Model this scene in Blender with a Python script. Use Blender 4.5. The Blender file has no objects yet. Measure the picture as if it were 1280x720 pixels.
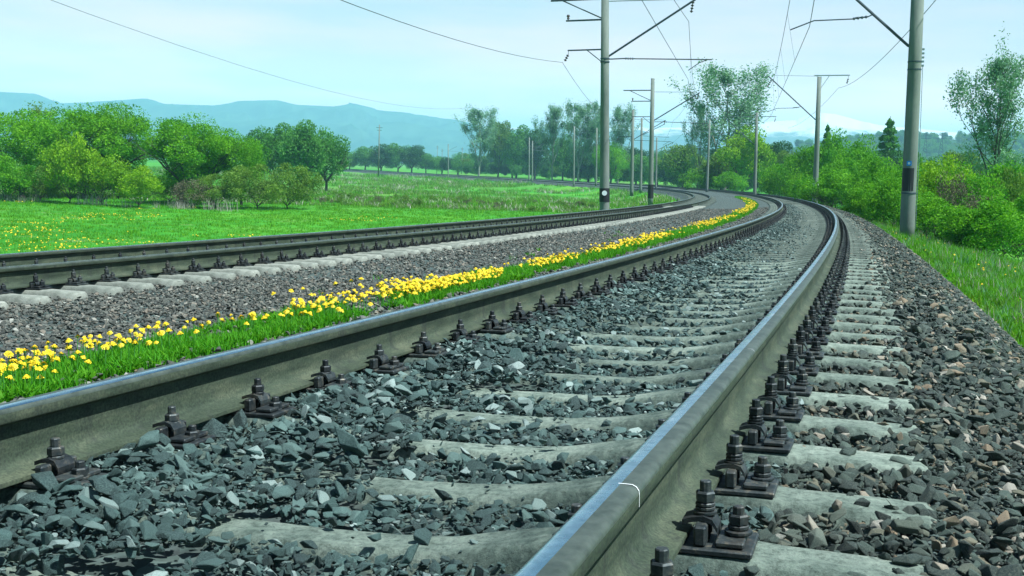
import bpy, bmesh, math, random
import numpy as np
from math import sin, cos, pi, radians, atan2, hypot
from mathutils import Vector, Matrix

random.seed(7)
RNG = np.random.default_rng(11)
SC = bpy.context.scene
COL = SC.collection

# ------------------------------------------------------------------ camera
CAMH = 0.556094
CX = 1.20428
FPX = 1371.78
PITCH, YAW, ROLL = 0.11126, -0.328705, -0.036053
cy_, sy_ = cos(YAW), sin(YAW)
cp_, sp_ = cos(PITCH), sin(PITCH)
cr_, sr_ = cos(ROLL), sin(ROLL)
fwd = Vector((sy_ * cp_, cy_ * cp_, -sp_))
rgt0 = Vector((cy_, -sy_, 0))
up0 = Vector((sy_ * sp_, cy_ * sp_, cp_))
rgt = cr_ * rgt0 - sr_ * up0
upv = sr_ * rgt0 + cr_ * up0
cam_d = bpy.data.cameras.new('camera')
cam = bpy.data.objects.new('camera', cam_d)
COL.objects.link(cam)
SC.camera = cam
M = Matrix((rgt, upv, -fwd)).transposed().to_4x4()
M.translation = Vector((CX, 0, CAMH))
cam.matrix_world = M
cam_d.sensor_width = 36
cam_d.lens = FPX / 1280 * 36
cam_d.clip_start = 0.05
cam_d.clip_end = 60000
SC.render.resolution_x, SC.render.resolution_y = 1024, 576

# ------------------------------------------------------------------ light
SUN_EL = radians(60)
SUN_DIR = Vector((0.985, -0.12, 0)).normalized()      # horizontal direction towards the sun
world = bpy.data.worlds.new("World")
SC.world = world
world.use_nodes = True
wt = world.node_tree
wt.nodes.clear()
out = wt.nodes.new('ShaderNodeOutputWorld')
bg = wt.nodes.new('ShaderNodeBackground')
bg.inputs[1].default_value = 0.05
sky = wt.nodes.new('ShaderNodeTexSky')
sky.sky_type = 'NISHITA'
sky.sun_disc = False
sky.sun_elevation = SUN_EL
sky.sun_rotation = atan2(SUN_DIR.x, SUN_DIR.y)
sky.air_density = 1.0
sky.dust_density = 1.2
sky.ozone_density = 2.0
tc = wt.nodes.new('ShaderNodeTexCoord')
sep = wt.nodes.new('ShaderNodeSeparateXYZ')
wt.links.new(tc.outputs['Generated'], sep.inputs[0])
mp = wt.nodes.new('ShaderNodeMapping')
mp.inputs['Scale'].default_value = (2.2, 2.2, 13.0)
wt.links.new(tc.outputs['Generated'], mp.inputs[0])
nz = wt.nodes.new('ShaderNodeTexNoise')
nz.inputs['Scale'].default_value = 1.6
nz.inputs['Detail'].default_value = 7
nz.inputs['Roughness'].default_value = 0.55
wt.links.new(mp.outputs[0], nz.inputs['Vector'])
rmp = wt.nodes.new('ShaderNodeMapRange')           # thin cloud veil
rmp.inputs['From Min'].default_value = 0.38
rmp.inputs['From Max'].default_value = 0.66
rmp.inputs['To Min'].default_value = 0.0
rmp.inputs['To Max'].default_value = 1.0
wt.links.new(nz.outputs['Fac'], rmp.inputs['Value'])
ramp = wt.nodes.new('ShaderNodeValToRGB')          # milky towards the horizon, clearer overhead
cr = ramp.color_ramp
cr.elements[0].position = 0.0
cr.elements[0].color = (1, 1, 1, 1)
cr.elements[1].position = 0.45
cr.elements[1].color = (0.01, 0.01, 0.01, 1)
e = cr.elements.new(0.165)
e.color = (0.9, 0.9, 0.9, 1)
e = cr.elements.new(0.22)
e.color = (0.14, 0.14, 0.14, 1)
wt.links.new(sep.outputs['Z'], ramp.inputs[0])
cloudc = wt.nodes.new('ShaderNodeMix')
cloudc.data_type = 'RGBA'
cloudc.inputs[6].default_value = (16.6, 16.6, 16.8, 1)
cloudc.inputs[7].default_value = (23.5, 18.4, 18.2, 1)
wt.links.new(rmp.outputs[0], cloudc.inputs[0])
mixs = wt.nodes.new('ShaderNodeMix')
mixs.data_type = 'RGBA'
side = wt.nodes.new('ShaderNodeMapRange')          # veil over the mountains; unseen sky behind dimmed to cut fill light
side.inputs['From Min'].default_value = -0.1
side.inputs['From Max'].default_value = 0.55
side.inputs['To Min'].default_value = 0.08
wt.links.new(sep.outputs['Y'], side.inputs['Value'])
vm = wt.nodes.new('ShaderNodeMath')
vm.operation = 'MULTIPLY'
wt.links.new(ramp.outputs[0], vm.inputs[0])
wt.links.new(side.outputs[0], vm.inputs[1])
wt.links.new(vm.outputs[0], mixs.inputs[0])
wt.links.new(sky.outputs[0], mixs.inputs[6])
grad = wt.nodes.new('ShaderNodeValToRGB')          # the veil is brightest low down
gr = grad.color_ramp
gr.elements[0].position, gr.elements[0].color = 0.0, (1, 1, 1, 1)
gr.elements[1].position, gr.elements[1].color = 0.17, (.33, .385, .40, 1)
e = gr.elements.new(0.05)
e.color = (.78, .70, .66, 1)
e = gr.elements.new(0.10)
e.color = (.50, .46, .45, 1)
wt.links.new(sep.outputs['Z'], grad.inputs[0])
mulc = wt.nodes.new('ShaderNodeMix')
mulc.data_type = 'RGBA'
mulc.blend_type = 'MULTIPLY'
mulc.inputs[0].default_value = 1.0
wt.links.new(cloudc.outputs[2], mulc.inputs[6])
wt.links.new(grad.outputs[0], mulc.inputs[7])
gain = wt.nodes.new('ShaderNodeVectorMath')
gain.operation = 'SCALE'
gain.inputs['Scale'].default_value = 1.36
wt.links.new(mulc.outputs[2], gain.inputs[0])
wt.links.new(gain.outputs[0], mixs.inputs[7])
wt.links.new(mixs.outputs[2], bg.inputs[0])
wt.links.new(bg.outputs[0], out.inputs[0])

sun_d = bpy.data.lights.new('sun', 'SUN')
sun_d.energy = 5.0
sun_d.angle = radians(0.5)
sun_d.color = (1.0, 0.97, 0.90)
sun = bpy.data.objects.new('sun', sun_d)
COL.objects.link(sun)
sd = Vector((SUN_DIR.x * cos(SUN_EL), SUN_DIR.y * cos(SUN_EL), sin(SUN_EL)))
sun.rotation_euler = sd.to_track_quat('Z', 'Y').to_euler()

vs = SC.view_settings
vs.view_transform = 'Standard'
vs.look = 'None'
vs.exposure = 0.85
vs.gamma = 1.0
vs.use_white_balance = True
vs.white_balance_temperature = 5750
vs.white_balance_tint = 6
SC.cycles.use_denoising = True
SC.cycles.max_bounces = 6
SC.cycles.transparent_max_bounces = 8
SC.cycles.volume_bounces = 1

# ------------------------------------------------------------------ helpers: photo ray, track path
def ray(px, py):
    a = (px - 640) / FPX
    b = (360 - py) / FPX
    xr = a * cr_ + b * sr_
    u = -a * sr_ + b * cr_
    yr = cp_ + u * sp_
    Z = -sp_ + u * cp_
    return Vector((xr * cy_ + yr * sy_, -xr * sy_ + yr * cy_, Z))

def at(px, py, d):
    return Vector((CX, 0, CAMH)) + ray(px, py) * d

G1, G2, CANT, TD, DZ2 = -1.469514, 0.1241445, 0.046351, 6.347629, -0.35046
S_ = np.arange(-14, 640, .1)
_sc = np.clip(S_, 0, None) / 100
_k = 0.0025072 - 0.0034197 * _sc + 0.0024007 * _sc**2 - 0.00042335 * _sc**3
_k = np.where(S_ > 340, .0019 * np.clip((520 - S_) / 180, 0, 1), _k)
TH_ = np.concatenate([[0], np.cumsum((_k[1:] + _k[:-1]) / 2 * .1)])
TH_ -= np.interp(0, S_, TH_)
_m = (TH_[1:] + TH_[:-1]) / 2
PX_ = np.concatenate([[0], np.cumsum(-np.sin(_m) * .1)])
PY_ = np.concatenate([[0], np.cumsum(np.cos(_m) * .1)])
PX_ -= np.interp(0, S_, PX_)
PY_ -= np.interp(0, S_, PY_)

def zt(s):
    s = np.clip(s, 0, 592)
    return G1 * s / 100 + G2 * (s / 100) ** 2

def pos(s, l, z, tr=0):
    x = np.interp(s, S_, PX_)
    y = np.interp(s, S_, PY_)
    t = np.interp(s, S_, TH_)
    L = l - (TD if tr else 0)
    return x + L * np.cos(t), y + L * np.sin(t), zt(s) + z + CANT * l + (DZ2 if tr else 0)

def frame(s, tr=0):
    """matrix at the track axis, rail-top plane: x across, y along, z up"""
    t = float(np.interp(s, S_, TH_))
    o = Vector([float(v) for v in pos(s, 0, 0, tr)])
    ex = Vector((cos(t), sin(t), CANT)).normalized()
    g = (float(zt(s + .5)) - float(zt(s - .5)))
    ey = Vector((-sin(t), cos(t), g)).normalized()
    ez = ex.cross(ey).normalized()
    ey = ez.cross(ex)
    m = Matrix((ex, ey, ez)).transposed().to_4x4()
    m.translation = o
    return m

_idx = np.arange(0, len(S_), 10)
def SL(X, Y):
    """nearest chainage and lateral offset for arrays"""
    X = np.asarray(X, float).ravel()
    Y = np.asarray(Y, float).ravel()
    oS = np.empty(len(X))
    oL = np.empty(len(X))
    for a in range(0, len(X), 4000):
        x = X[a:a + 4000, None]
        y = Y[a:a + 4000, None]
        d = (PX_[_idx] - x) ** 2 + (PY_[_idx] - y) ** 2
        i = _idx[d.argmin(1)]
        dx = x[:, 0] - PX_[i]
        dy = y[:, 0] - PY_[i]
        ds = -dx * np.sin(TH_[i]) + dy * np.cos(TH_[i])
        inner = (i > 0) & (i < len(S_) - 11)
        oS[a:a + 4000] = S_[i] + np.where(inner, np.clip(ds, -.6, .6), 0)
        Lp = dx * np.cos(TH_[i]) + dy * np.sin(TH_[i])
        dist = np.sqrt(dx * dx + dy * dy)
        oL[a:a + 4000] = np.where(inner, Lp, np.sign(Lp) * dist)
    return oS, oL

def sstep(a, b, x):
    t = np.clip((x - a) / (b - a), 0, 1)
    return t * t * (3 - 2 * t)

def vnoise(x, y, seed=0):
    """cheap smooth value noise, -1..1"""
    xi = np.floor(x).astype(np.int64)
    yi = np.floor(y).astype(np.int64)
    xf = x - xi
    yf = y - yi
    def h(a, b):
        v = np.sin(a * 127.1 + b * 311.7 + seed * 74.7) * 43758.5453
        return (v - np.floor(v)) * 2 - 1
    u = xf * xf * (3 - 2 * xf)
    v = yf * yf * (3 - 2 * yf)
    return (h(xi, yi) * (1 - u) + h(xi + 1, yi) * u) * (1 - v) + (h(xi, yi + 1) * (1 - u) + h(xi + 1, yi + 1) * u) * v

def terrain(X, Y):
    sh = np.shape(X)
    s, L = SL(X, Y)
    Xf = np.asarray(X, float).ravel()
    Yf = np.asarray(Y, float).ravel()
    base = zt(s)
    prof = np.interp(L, [-14, -10.2, -9.3, -8.9, -8.5, 1.9, 2.35, 2.6, 3.6, 6, 9, 14],
                     [-1.9, -1.25, -1.15, -1.15, -1.6, -1.4, -1.0, -.84, -.92, -1.35, -2.0, -2.7])
    D = np.hypot(Xf - CX, Yf)
    F = -4.0 - 2.0 * sstep(95, 240, D) + .8 * sstep(260, 520, D)
    F = F + .12 * vnoise(Xf / 17, Yf / 17, 3)
    wl = np.where(L < 0, sstep(-9.6, -20, L), sstep(9, 30, L))
    z = (base + prof) * (1 - wl) + F * wl
    z = z + .05 * vnoise(Xf / 1.7, Yf / 1.7, 5) * np.where((L > 2.9) | (L < -9.6), 1, 0)
    return z.reshape(sh)

def gz(x, y):
    return float(terrain(np.array([x]), np.array([y]))[0])

# ballast bed surface height above the chainage level, by lateral offset from the near track's axis
BL = [-8.9, -8.2, -7.75, -7.3, -6.35, -5.6, -5.1, -4.9, -4.4, -3.2, -2.7, -2.2, -1.75, -1.5, -1.0, -.45, -.25, 0, .35, .9, 1.4, 1.75, 2.1, 2.5, 2.85]
BZ = [-1.30, -1.05, -.68, -.655, -.645, -.58, -.55, -.56, -.545, -.50, -.44, -.40, -.36, -.325, -.275, -.262, -.262, -.262, -.240, -.180, -.160, -.19, -.42, -.74, -1.0]
def bed(s, L):
    return zt(s) + np.interp(L, BL, BZ)

# ------------------------------------------------------------------ helpers: meshes
class MB:
    def __init__(self):
        self.v = []
        self.f = []
        self.m = []
        self.n = 0
    def add(self, verts, faces, mat=0):
        o = self.n
        self.v.extend([tuple(p) for p in verts])
        self.f.extend([tuple(i + o for i in f) for f in faces])
        self.m.extend([mat] * len(faces))
        self.n += len(verts)
    def tube(self, pts, rad, n=6, mat=0, cap=True):
        pts = [Vector(p) for p in pts]
        if not hasattr(rad, '__len__'):
            rad = [rad] * len(pts)
        vs_, fs = [], []
        prev = None
        for i, p in enumerate(pts):
            a = pts[max(i - 1, 0)]
            b = pts[min(i + 1, len(pts) - 1)]
            t = (b - a).normalized() if (b - a).length > 1e-9 else Vector((0, 0, 1))
            if prev is None:
                r = t.orthogonal().normalized()
            else:
                r = (prev - t * prev.dot(t))
                r = r.normalized() if r.length > 1e-6 else t.orthogonal().normalized()
            prev = r
            q = t.cross(r)
            for k in range(n):
                w = 2 * pi * k / n
                vs_.append(p + (r * cos(w) + q * sin(w)) * rad[i])
        for i in range(len(pts) - 1):
            for k in range(n):
                k2 = (k + 1) % n
                fs.append((i * n + k, i * n + k2, (i + 1) * n + k2, (i + 1) * n + k))
        if cap:
            fs.append(tuple(range(n - 1, -1, -1)))
            fs.append(tuple((len(pts) - 1) * n + k for k in range(n)))
        self.add(vs_, fs, mat)
    def box(self, c, h, mat=0, bev=0.0, rot=None):
        bm = bmesh.new()
        bmesh.ops.create_cube(bm, size=2)
        for v in bm.verts:
            v.co = Vector((v.co.x * h[0], v.co.y * h[1], v.co.z * h[2]))
        if bev:
            bmesh.ops.bevel(bm, geom=bm.edges[:], offset=bev, segments=1, affect='EDGES')
        R = rot or Matrix.Identity(3)
        bm.verts.index_update()
        self.add([R @ v.co + Vector(c) for v in bm.verts], [[v.index for v in f.verts] for f in bm.faces], mat)
        bm.free()
    def lathe(self, o, prof, n=12, mat=0, axis=Vector((0, 0, 1))):
        """prof: (radius, height) pairs along axis from o"""
        axis = Vector(axis).normalized()
        r = axis.orthogonal().normalized()
        q = axis.cross(r)
        vs_, fs = [], []
        for (ra, h) in prof:
            for k in range(n):
                w = 2 * pi * k / n
                vs_.append(Vector(o) + axis * h + (r * cos(w) + q * sin(w)) * max(ra, 1e-4))
        m = len(prof)
        for i in range(m - 1):
            for k in range(n):
                k2 = (k + 1) % n
                fs.append((i * n + k, i * n + k2, (i + 1) * n + k2, (i + 1) * n + k))
        fs.append(tuple(range(n - 1, -1, -1)))
        fs.append(tuple((m - 1) * n + k for k in range(n)))
        self.add(vs_, fs, mat)
    def mesh(self, name, mats, smooth=False):
        me = bpy.data.meshes.new(name)
        me.from_pydata(self.v, [], self.f)
        for m in (mats if isinstance(mats, (list, tuple)) else [mats]):
            me.materials.append(m)
        me.polygons.foreach_set('material_index', self.m)
        if smooth:
            me.polygons.foreach_set('use_smooth', [True] * len(self.f))
        me.update()
        return me
    def build(self, name, mats, parent=None, smooth=False):
        return link(name, self.mesh(name, mats, smooth), parent)

def link(name, data, parent=None):
    o = bpy.data.objects.new(name, data)
    COL.objects.link(o)
    if parent is not None:
        o.parent = parent
    return o

def tag(o, label=None, cat=None, group=None, kind=None):
    if label:
        o['label'] = label
    if cat:
        o['category'] = cat
    if group:
        o['group'] = group
    if kind:
        o['kind'] = kind
    return o

def np_mesh(name, verts, faces, mats, smooth=False):
    """verts Nx3 array, faces Mxk array (k = 3 or 4)"""
    me = bpy.data.meshes.new(name)
    verts = np.asarray(verts, np.float32)
    faces = np.asarray(faces, np.int32)
    k = faces.shape[1]
    me.vertices.add(len(verts))
    me.vertices.foreach_set('co', verts.ravel())
    me.loops.add(faces.size)
    me.loops.foreach_set('vertex_index', faces.ravel())
    me.polygons.add(len(faces))
    me.polygons.foreach_set('loop_start', np.arange(0, faces.size, k, dtype=np.int32))
    for m in (mats if isinstance(mats, (list, tuple)) else [mats]):
        me.materials.append(m)
    if smooth:
        me.polygons.foreach_set('use_smooth', np.ones(len(faces), bool))
    me.update(calc_edges=True)
    me.validate()
    return me

def sheet(s_arr, l_arr, hfun):
    """grid in track coordinates"""
    S, L = np.meshgrid(s_arr, l_arr, indexing='ij')
    x = np.interp(S, S_, PX_) + L * np.cos(np.interp(S, S_, TH_))
    y = np.interp(S, S_, PY_) + L * np.sin(np.interp(S, S_, TH_))
    z = hfun(S, L, x, y)
    n, m = S.shape
    i = np.arange(n - 1)[:, None] * m + np.arange(m - 1)[None]
    f = np.stack([i, i + 1, i + m + 1, i + m], -1).reshape(-1, 4)
    return np.stack([x, y, z], -1).reshape(-1, 3), f

# ------------------------------------------------------------------ helpers: materials
def mat(name, col, rough=.8, metal=0, spec=.5):
    m = bpy.data.materials.new(name)
    m.use_nodes = True
    b = m.node_tree.nodes['Principled BSDF']
    b.inputs['Base Color'].default_value = (*col, 1)
    b.inputs['Roughness'].default_value = rough
    b.inputs['Metallic'].default_value = metal
    b.inputs['Specular IOR Level'].default_value = spec
    return m

def nnoise(m, scale, detail=4, rough=.6, obj=True, vec_scale=None):
    t = m.node_tree
    n = t.nodes.new('ShaderNodeTexNoise')
    n.inputs['Scale'].default_value = scale
    n.inputs['Detail'].default_value = detail
    n.inputs['Roughness'].default_value = rough
    c = t.nodes.new('ShaderNodeTexCoord')
    src = c.outputs['Object']
    if not obj:
        g = t.nodes.new('ShaderNodeNewGeometry')
        src = g.outputs['Position']
    if vec_scale:
        mp_ = t.nodes.new('ShaderNodeMapping')
        mp_.inputs['Scale'].default_value = vec_scale
        t.links.new(src, mp_.inputs[0])
        src = mp_.outputs[0]
    t.links.new(src, n.inputs['Vector'])
    return n.outputs['Fac']

def ramp_(m, fac, stops):
    t = m.node_tree
    r = t.nodes.new('ShaderNodeValToRGB')
    el = r.color_ramp.elements
    el[0].position, el[0].color = stops[0][0], (*stops[0][1], 1)
    el[1].position, el[1].color = stops[-1][0], (*stops[-1][1], 1)
    for p, c in stops[1:-1]:
        q = el.new(p)
        q.color = (*c, 1)
    t.links.new(fac, r.inputs[0])
    return r.outputs[0]

def mixc(m, fac, a, b, mode='MIX'):
    t = m.node_tree
    n = t.nodes.new('ShaderNodeMix')
    n.data_type = 'RGBA'
    n.blend_type = mode
    for i, v in ((0, fac), (6, a), (7, b)):
        if hasattr(v, 'links'):
            t.links.new(v, n.inputs[i])
        elif isinstance(v, (int, float)):
            n.inputs[i].default_value = v
        else:
            n.inputs[i].default_value = (*v, 1)
    return n.outputs[2]

def setc(m, out_):
    m.node_tree.links.new(out_, m.node_tree.nodes['Principled BSDF'].inputs['Base Color'])

def bump(m, h, strength=.5, dist=.01):
    t = m.node_tree
    b = t.nodes.new('ShaderNodeBump')
    b.inputs['Strength'].default_value = strength
    b.inputs['Distance'].default_value = dist
    t.links.new(h, b.inputs['Height'])
    t.links.new(b.outputs[0], t.nodes['Principled BSDF'].inputs['Normal'])

def rnd(m):
    return m.node_tree.nodes.new('ShaderNodeObjectInfo').outputs['Random']

def maprange(m, v, a, b, c=0., d=1.):
    n = m.node_tree.nodes.new('ShaderNodeMapRange')
    for i, q in enumerate((a, b, c, d)):
        n.inputs[i + 1].default_value = q
    m.node_tree.links.new(v, n.inputs[0])
    return n.outputs[0]

def stone_mat(name, stops, dust):
    m = mat(name, (.1, .1, .1), .72, spec=.45)
    c = ramp_(m, rnd(m), stops)
    n1 = nnoise(m, 22, 5, .7)
    c = mixc(m, maprange(m, n1, .42, .68, 0, .6), c, dust)
    n7 = nnoise(m, 1.7, 4, .7, obj=False)
    c = mixc(m, maprange(m, n7, .60, .70, 0, .55), c, [4 * v / 2.2 for v in dust])
    n4 = nnoise(m, 160, 2, .5)
    c = mixc(m, 1.0, c, ramp_(m, n4, [(.35, (.6, .6, .6)), (.65, (1.4, 1.4, 1.4))]), 'MULTIPLY')
    n2 = nnoise(m, 6, 3, .6, obj=False)
    c = mixc(m, 1.0, c, ramp_(m, n2, [(.3, (.72, .72, .72)), (.7, (1.2, 1.2, 1.2))]), 'MULTIPLY')
    setc(m, c)
    bump(m, nnoise(m, 45, 6, .75), .7, .006)
    return m

M_ST_IN = stone_mat('stone_dark', [(0, (.007, .018, .017)), (.35, (.018, .042, .038)), (.7, (.040, .082, .072)), (.88, (.090, .145, .125)), (1, (.34, .41, .37))], (.125, .19, .165))
M_ST_SH = stone_mat('stone_shoulder', [(0, (.008, .017, .014)), (.4, (.022, .042, .034)), (.72, (.052, .082, .062)), (.88, (.15, .135, .085)), (.94, (.25, .175, .10)), (1, (.44, .42, .35))], (.14, .155, .115))
M_ST_MID = stone_mat('stone_middle', [(0, (.026, .028, .022)), (.4, (.065, .07, .056)), (.75, (.12, .122, .095)), (.92, (.20, .16, .115)), (1, (.36, .36, .3))], (.17, .18, .15))

def bed_mat():
    m = mat('ballast_fines', (.08, .09, .08), .95)
    n1 = nnoise(m, 28, 6, .75, obj=False)
    c = ramp_(m, n1, [(.32, (.010, .018, .016)), (.5, (.035, .052, .046)), (.66, (.085, .105, .09))])
    t = m.node_tree
    v = t.nodes.new('ShaderNodeTexVoronoi')
    v.inputs['Scale'].default_value = 16
    g = t.nodes.new('ShaderNodeNewGeometry')
    t.links.new(g.outputs['Position'], v.inputs['Vector'])
    cv = t.nodes.new('ShaderNodeHueSaturation')
    t.links.new(v.outputs['Color'], cv.inputs['Color'])
    cv.inputs['Saturation'].default_value = .12
    c = mixc(m, .55, c, mixc(m, 1.0, cv.outputs[0], (.10, .145, .125), 'MULTIPLY'))
    n3 = nnoise(m, .7, 3, .6, obj=False)
    c = mixc(m, maprange(m, n3, .45, .7, 0, .3), c, (.12, .125, .10))
    setc(m, c)
    bump(m, v.outputs['Distance'], 1.0, .05)
    return m
M_BED = bed_mat()

def concrete():
    m = mat('concrete_sleeper', (.3, .3, .27), .9, spec=.3)
    n = nnoise(m, 9, 7, .7)
    c = ramp_(m, n, [(.3, (.085, .115, .095)), (.52, (.20, .24, .20)), (.72, (.31, .345, .29))])
    # oil and brake dust beside the rails (worn-in dirt, fixed to the concrete)
    t = m.node_tree
    tcn = t.nodes.new('ShaderNodeTexCoord')
    sx = t.nodes.new('ShaderNodeSeparateXYZ')
    t.links.new(tcn.outputs['Object'], sx.inputs[0])
    ab = t.nodes.new('ShaderNodeMath')
    ab.operation = 'ABSOLUTE'
    t.links.new(sx.outputs['X'], ab.inputs[0])
    r = ramp_(m, ab.outputs[0], [(.30, (0, 0, 0)), (.52, (.85, .85, .85)), (.98, (.8, .8, .8)), (1.0, (0, 0, 0))])
    n2 = nnoise(m, 30, 4, .7)
    d = mixc(m, 1.0, r, ramp_(m, n2, [(.35, (.45, .45, .45)), (.6, (1, 1, 1))]), 'MULTIPLY')
    cc = mixc(m, d, c, (.05, .075, .064))
    cc = mixc(m, 1.0, cc, ramp_(m, nnoise(m, 55, 5, .8), [(.36, (.5, .52, .5)), (.5, (1, 1, 1)), (.66, (1.25, 1.25, 1.2))]), 'MULTIPLY')
    rr = rnd(m)
    cc = mixc(m, 1.0, cc, ramp_(m, rr, [(0, (.75, .78, .75)), (1, (1.12, 1.12, 1.08))]), 'MULTIPLY')
    setc(m, cc)
    bump(m, nnoise(m, 60, 6, .8), .8, .008)
    return m
M_SLEEPER = concrete()
M_SLEEPER_D = M_SLEEPER.copy()  # darker copy of the concrete for sleepers farther along
M_SLEEPER_D.name = 'concrete_sleeper_darker'
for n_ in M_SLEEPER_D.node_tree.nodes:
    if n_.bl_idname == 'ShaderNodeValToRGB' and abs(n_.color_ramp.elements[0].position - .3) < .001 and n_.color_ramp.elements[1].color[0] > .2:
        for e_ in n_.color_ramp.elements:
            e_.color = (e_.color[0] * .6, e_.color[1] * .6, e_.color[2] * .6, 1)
def concrete2():
    m = mat('concrete_sleeper_pale', (.4, .4, .35), .9, spec=.3)
    c = ramp_(m, nnoise(m, 9, 7, .7), [(.3, (.14, .15, .125)), (.52, (.27, .28, .24)), (.72, (.38, .385, .34))])
    c = mixc(m, 1.0, c, ramp_(m, rnd(m), [(0, (.75, .78, .75)), (1, (1.12, 1.12, 1.08))]), 'MULTIPLY')
    setc(m, c)
    bump(m, nnoise(m, 60, 6, .8), .8, .008)
    return m
M_SLEEPER2 = concrete2()

def rail_side():
    m = mat('rail_side', (.15, .17, .11), .75, 0, .25)
    n = nnoise(m, 3.5, 6, .65, obj=False, vec_scale=(1, 1, 6))
    c = ramp_(m, n, [(.3, (.022, .034, .022)), (.5, (.046, .063, .040)), (.72, (.090, .104, .066))])
    n2 = nnoise(m, 34, 5, .7, obj=False)
    c = mixc(m, maprange(m, n2, .54, .70, 0, .75), c, (.045, .058, .042))
    n3 = nnoise(m, 11, 4, .7, obj=False, vec_scale=(1, 1, .12))
    c = mixc(m, maprange(m, n3, .54, .66, 0, .75), c, (.03, .038, .03))
    n6 = nnoise(m, 140, 3, .6, obj=False)
    c = mixc(m, 1.0, c, ramp_(m, n6, [(.35, (.7, .7, .7)), (.65, (1.3, 1.27, 1.2))]), 'MULTIPLY')
    setc(m, c)
    bump(m, nnoise(m, 90, 4, .7, obj=False), .25, .003)
    return m
M_RSIDE = rail_side()
def rail_top():
    m = mat('rail_running_surface', (.42, .47, .50), .24, 1.0)
    n = nnoise(m, 8, 5, .6, obj=False)
    t = m.node_tree
    t.links.new(maprange(m, n, .3, .7, .17, .34), t.nodes['Principled BSDF'].inputs['Roughness'])
    c = ramp_(m, nnoise(m, 25, 5, .7, obj=False), [(.3, (.34, .44, .50)), (.6, (.58, .68, .74))])
    setc(m, c)
    return m
M_RTOP = rail_top()
def rail_edge():
    m = mat('rail_head_edge', (.30, .33, .28), .5, .35)
    c = ramp_(m, nnoise(m, 18, 5, .7, obj=False), [(.35, (.045, .058, .045)), (.65, (.10, .12, .095))])
    setc(m, c)
    return m
M_REDGE = rail_edge()
def steel():
    m = mat('fastening_steel', (.035, .05, .055), .55, .45)
    c = ramp_(m, nnoise(m, 40, 5, .75, obj=False), [(.35, (.012, .020, .024)), (.55, (.042, .050, .050)), (.72, (.15, .135, .10))])
    c = mixc(m, maprange(m, nnoise(m, 9, 4, .7, obj=False), .54, .74, 0, .5), c, (.075, .06, .042))
    c = mixc(m, 1.0, c, ramp_(m, rnd(m), [(0, (.6, .6, .62)), (1, (1.5, 1.45, 1.35))]), 'MULTIPLY')
    setc(m, c)
    bump(m, nnoise(m, 120, 3, .6), .3, .002)
    return m
M_STEEL = steel()
M_CHALK = mat('white_paint', (.8, .8, .78), .8)

def pole_mat():
    m = mat('pole_concrete', (.34, .36, .30), .85)
    c = ramp_(m, nnoise(m, 2.5, 6, .7, obj=False, vec_scale=(1, 1, .3)), [(.3, (.11, .14, .12)), (.7, (.21, .235, .195))])
    setc(m, c)
    bump(m, nnoise(m, 30, 4, .7, obj=False), .3, .01)
    return m
M_POLE = pole_mat()
M_ARM = mat('bracket_steel', (.06, .085, .10), .6, .4)
M_ARMG = mat('galvanised_rod', (.28, .34, .36), .5, .5)
M_WIRE = mat('wire_copper', (.10, .13, .13), .6, .5)
M_INS = mat('insulator', (.05, .035, .03), .3)
M_BLACK = mat('black_paint', (.012, .014, .016), .6)
M_WHITE = mat('white_plate', (.82, .84, .84), .5)
M_BLUE = mat('blue_plate', (.03, .26, .75), .5)

def leaf(name, lo, hi, trans=.35, nscale=.6):
    """foliage: per-clump colour from noise in the plant's own space plus a shift per plant"""
    m = bpy.data.materials.new(name)
    m.use_nodes = True
    t = m.node_tree
    p = t.nodes['Principled BSDF']
    p.inputs['Roughness'].default_value = .6
    p.inputs['Specular IOR Level'].default_value = .12
    n = nnoise(m, nscale, 4, .7)
    c = ramp_(m, n, [(.34, lo), (.66, hi)])
    setc(m, c)
    tr = t.nodes.new('ShaderNodeBsdfTranslucent')
    t.links.new(mixc(m, 1., c, (1.15, 1.2, .7), 'MULTIPLY'), tr.inputs[0])
    mx = t.nodes.new('ShaderNodeMixShader')
    mx.inputs[0].default_value = trans
    t.links.new(p.outputs[0], mx.inputs[1])
    t.links.new(tr.outputs[0], mx.inputs[2])
    t.links.new(mx.outputs[0], t.nodes['Material Output'].inputs[0])
    return m
L_WILLOW = leaf('leaves_bright', (.045, .21, .007), (.20, .44, .010))
L_YELLOW = leaf('leaves_yellow_green', (.10, .25, .006), (.30, .50, .010))
L_OLIVE = leaf('leaves_olive', (.07, .16, .02), (.19, .32, .04))
L_DARK = leaf('leaves_dark', (.02, .075, .025), (.06, .165, .05))
L_BLUE = leaf('leaves_blue_green', (.045, .17, .03), (.14, .33, .055))
L_PALE = leaf('leaves_pale', (.09, .21, .11), (.26, .44, .26), .3, .9)
L_BROWN = leaf('twigs_brown', (.075, .075, .045), (.19, .17, .105), .1)
L_GRASS = leaf('grass_blades', (.03, .18, .006), (.15, .44, .012), .4, 1.2)
L_VERGE = leaf('verge_blades', (.035, .19, .006), (.20, .44, .012), .4, 1.2)
L_DRY = leaf('dry_stalks', (.24, .22, .18), (.50, .48, .42), .15)
def bark(name, a, b):
    m = mat(name, a, .9)
    setc(m, ramp_(m, nnoise(m, 3, 5, .7), [(.35, a), (.7, b)]))
    return m
M_BARK = bark('bark_dark', (.035, .035, .025), (.085, .08, .06))
M_BARKP = bark('bark_pale', (.12, .13, .10), (.30, .31, .26))
M_YEL = mat('petals', (.88, .66, .003), .6)
M_YEL2 = mat('petals_centre', (.80, .48, .002), .7)
M_STEM = mat('stem', (.07, .25, .03), .6)

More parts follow.
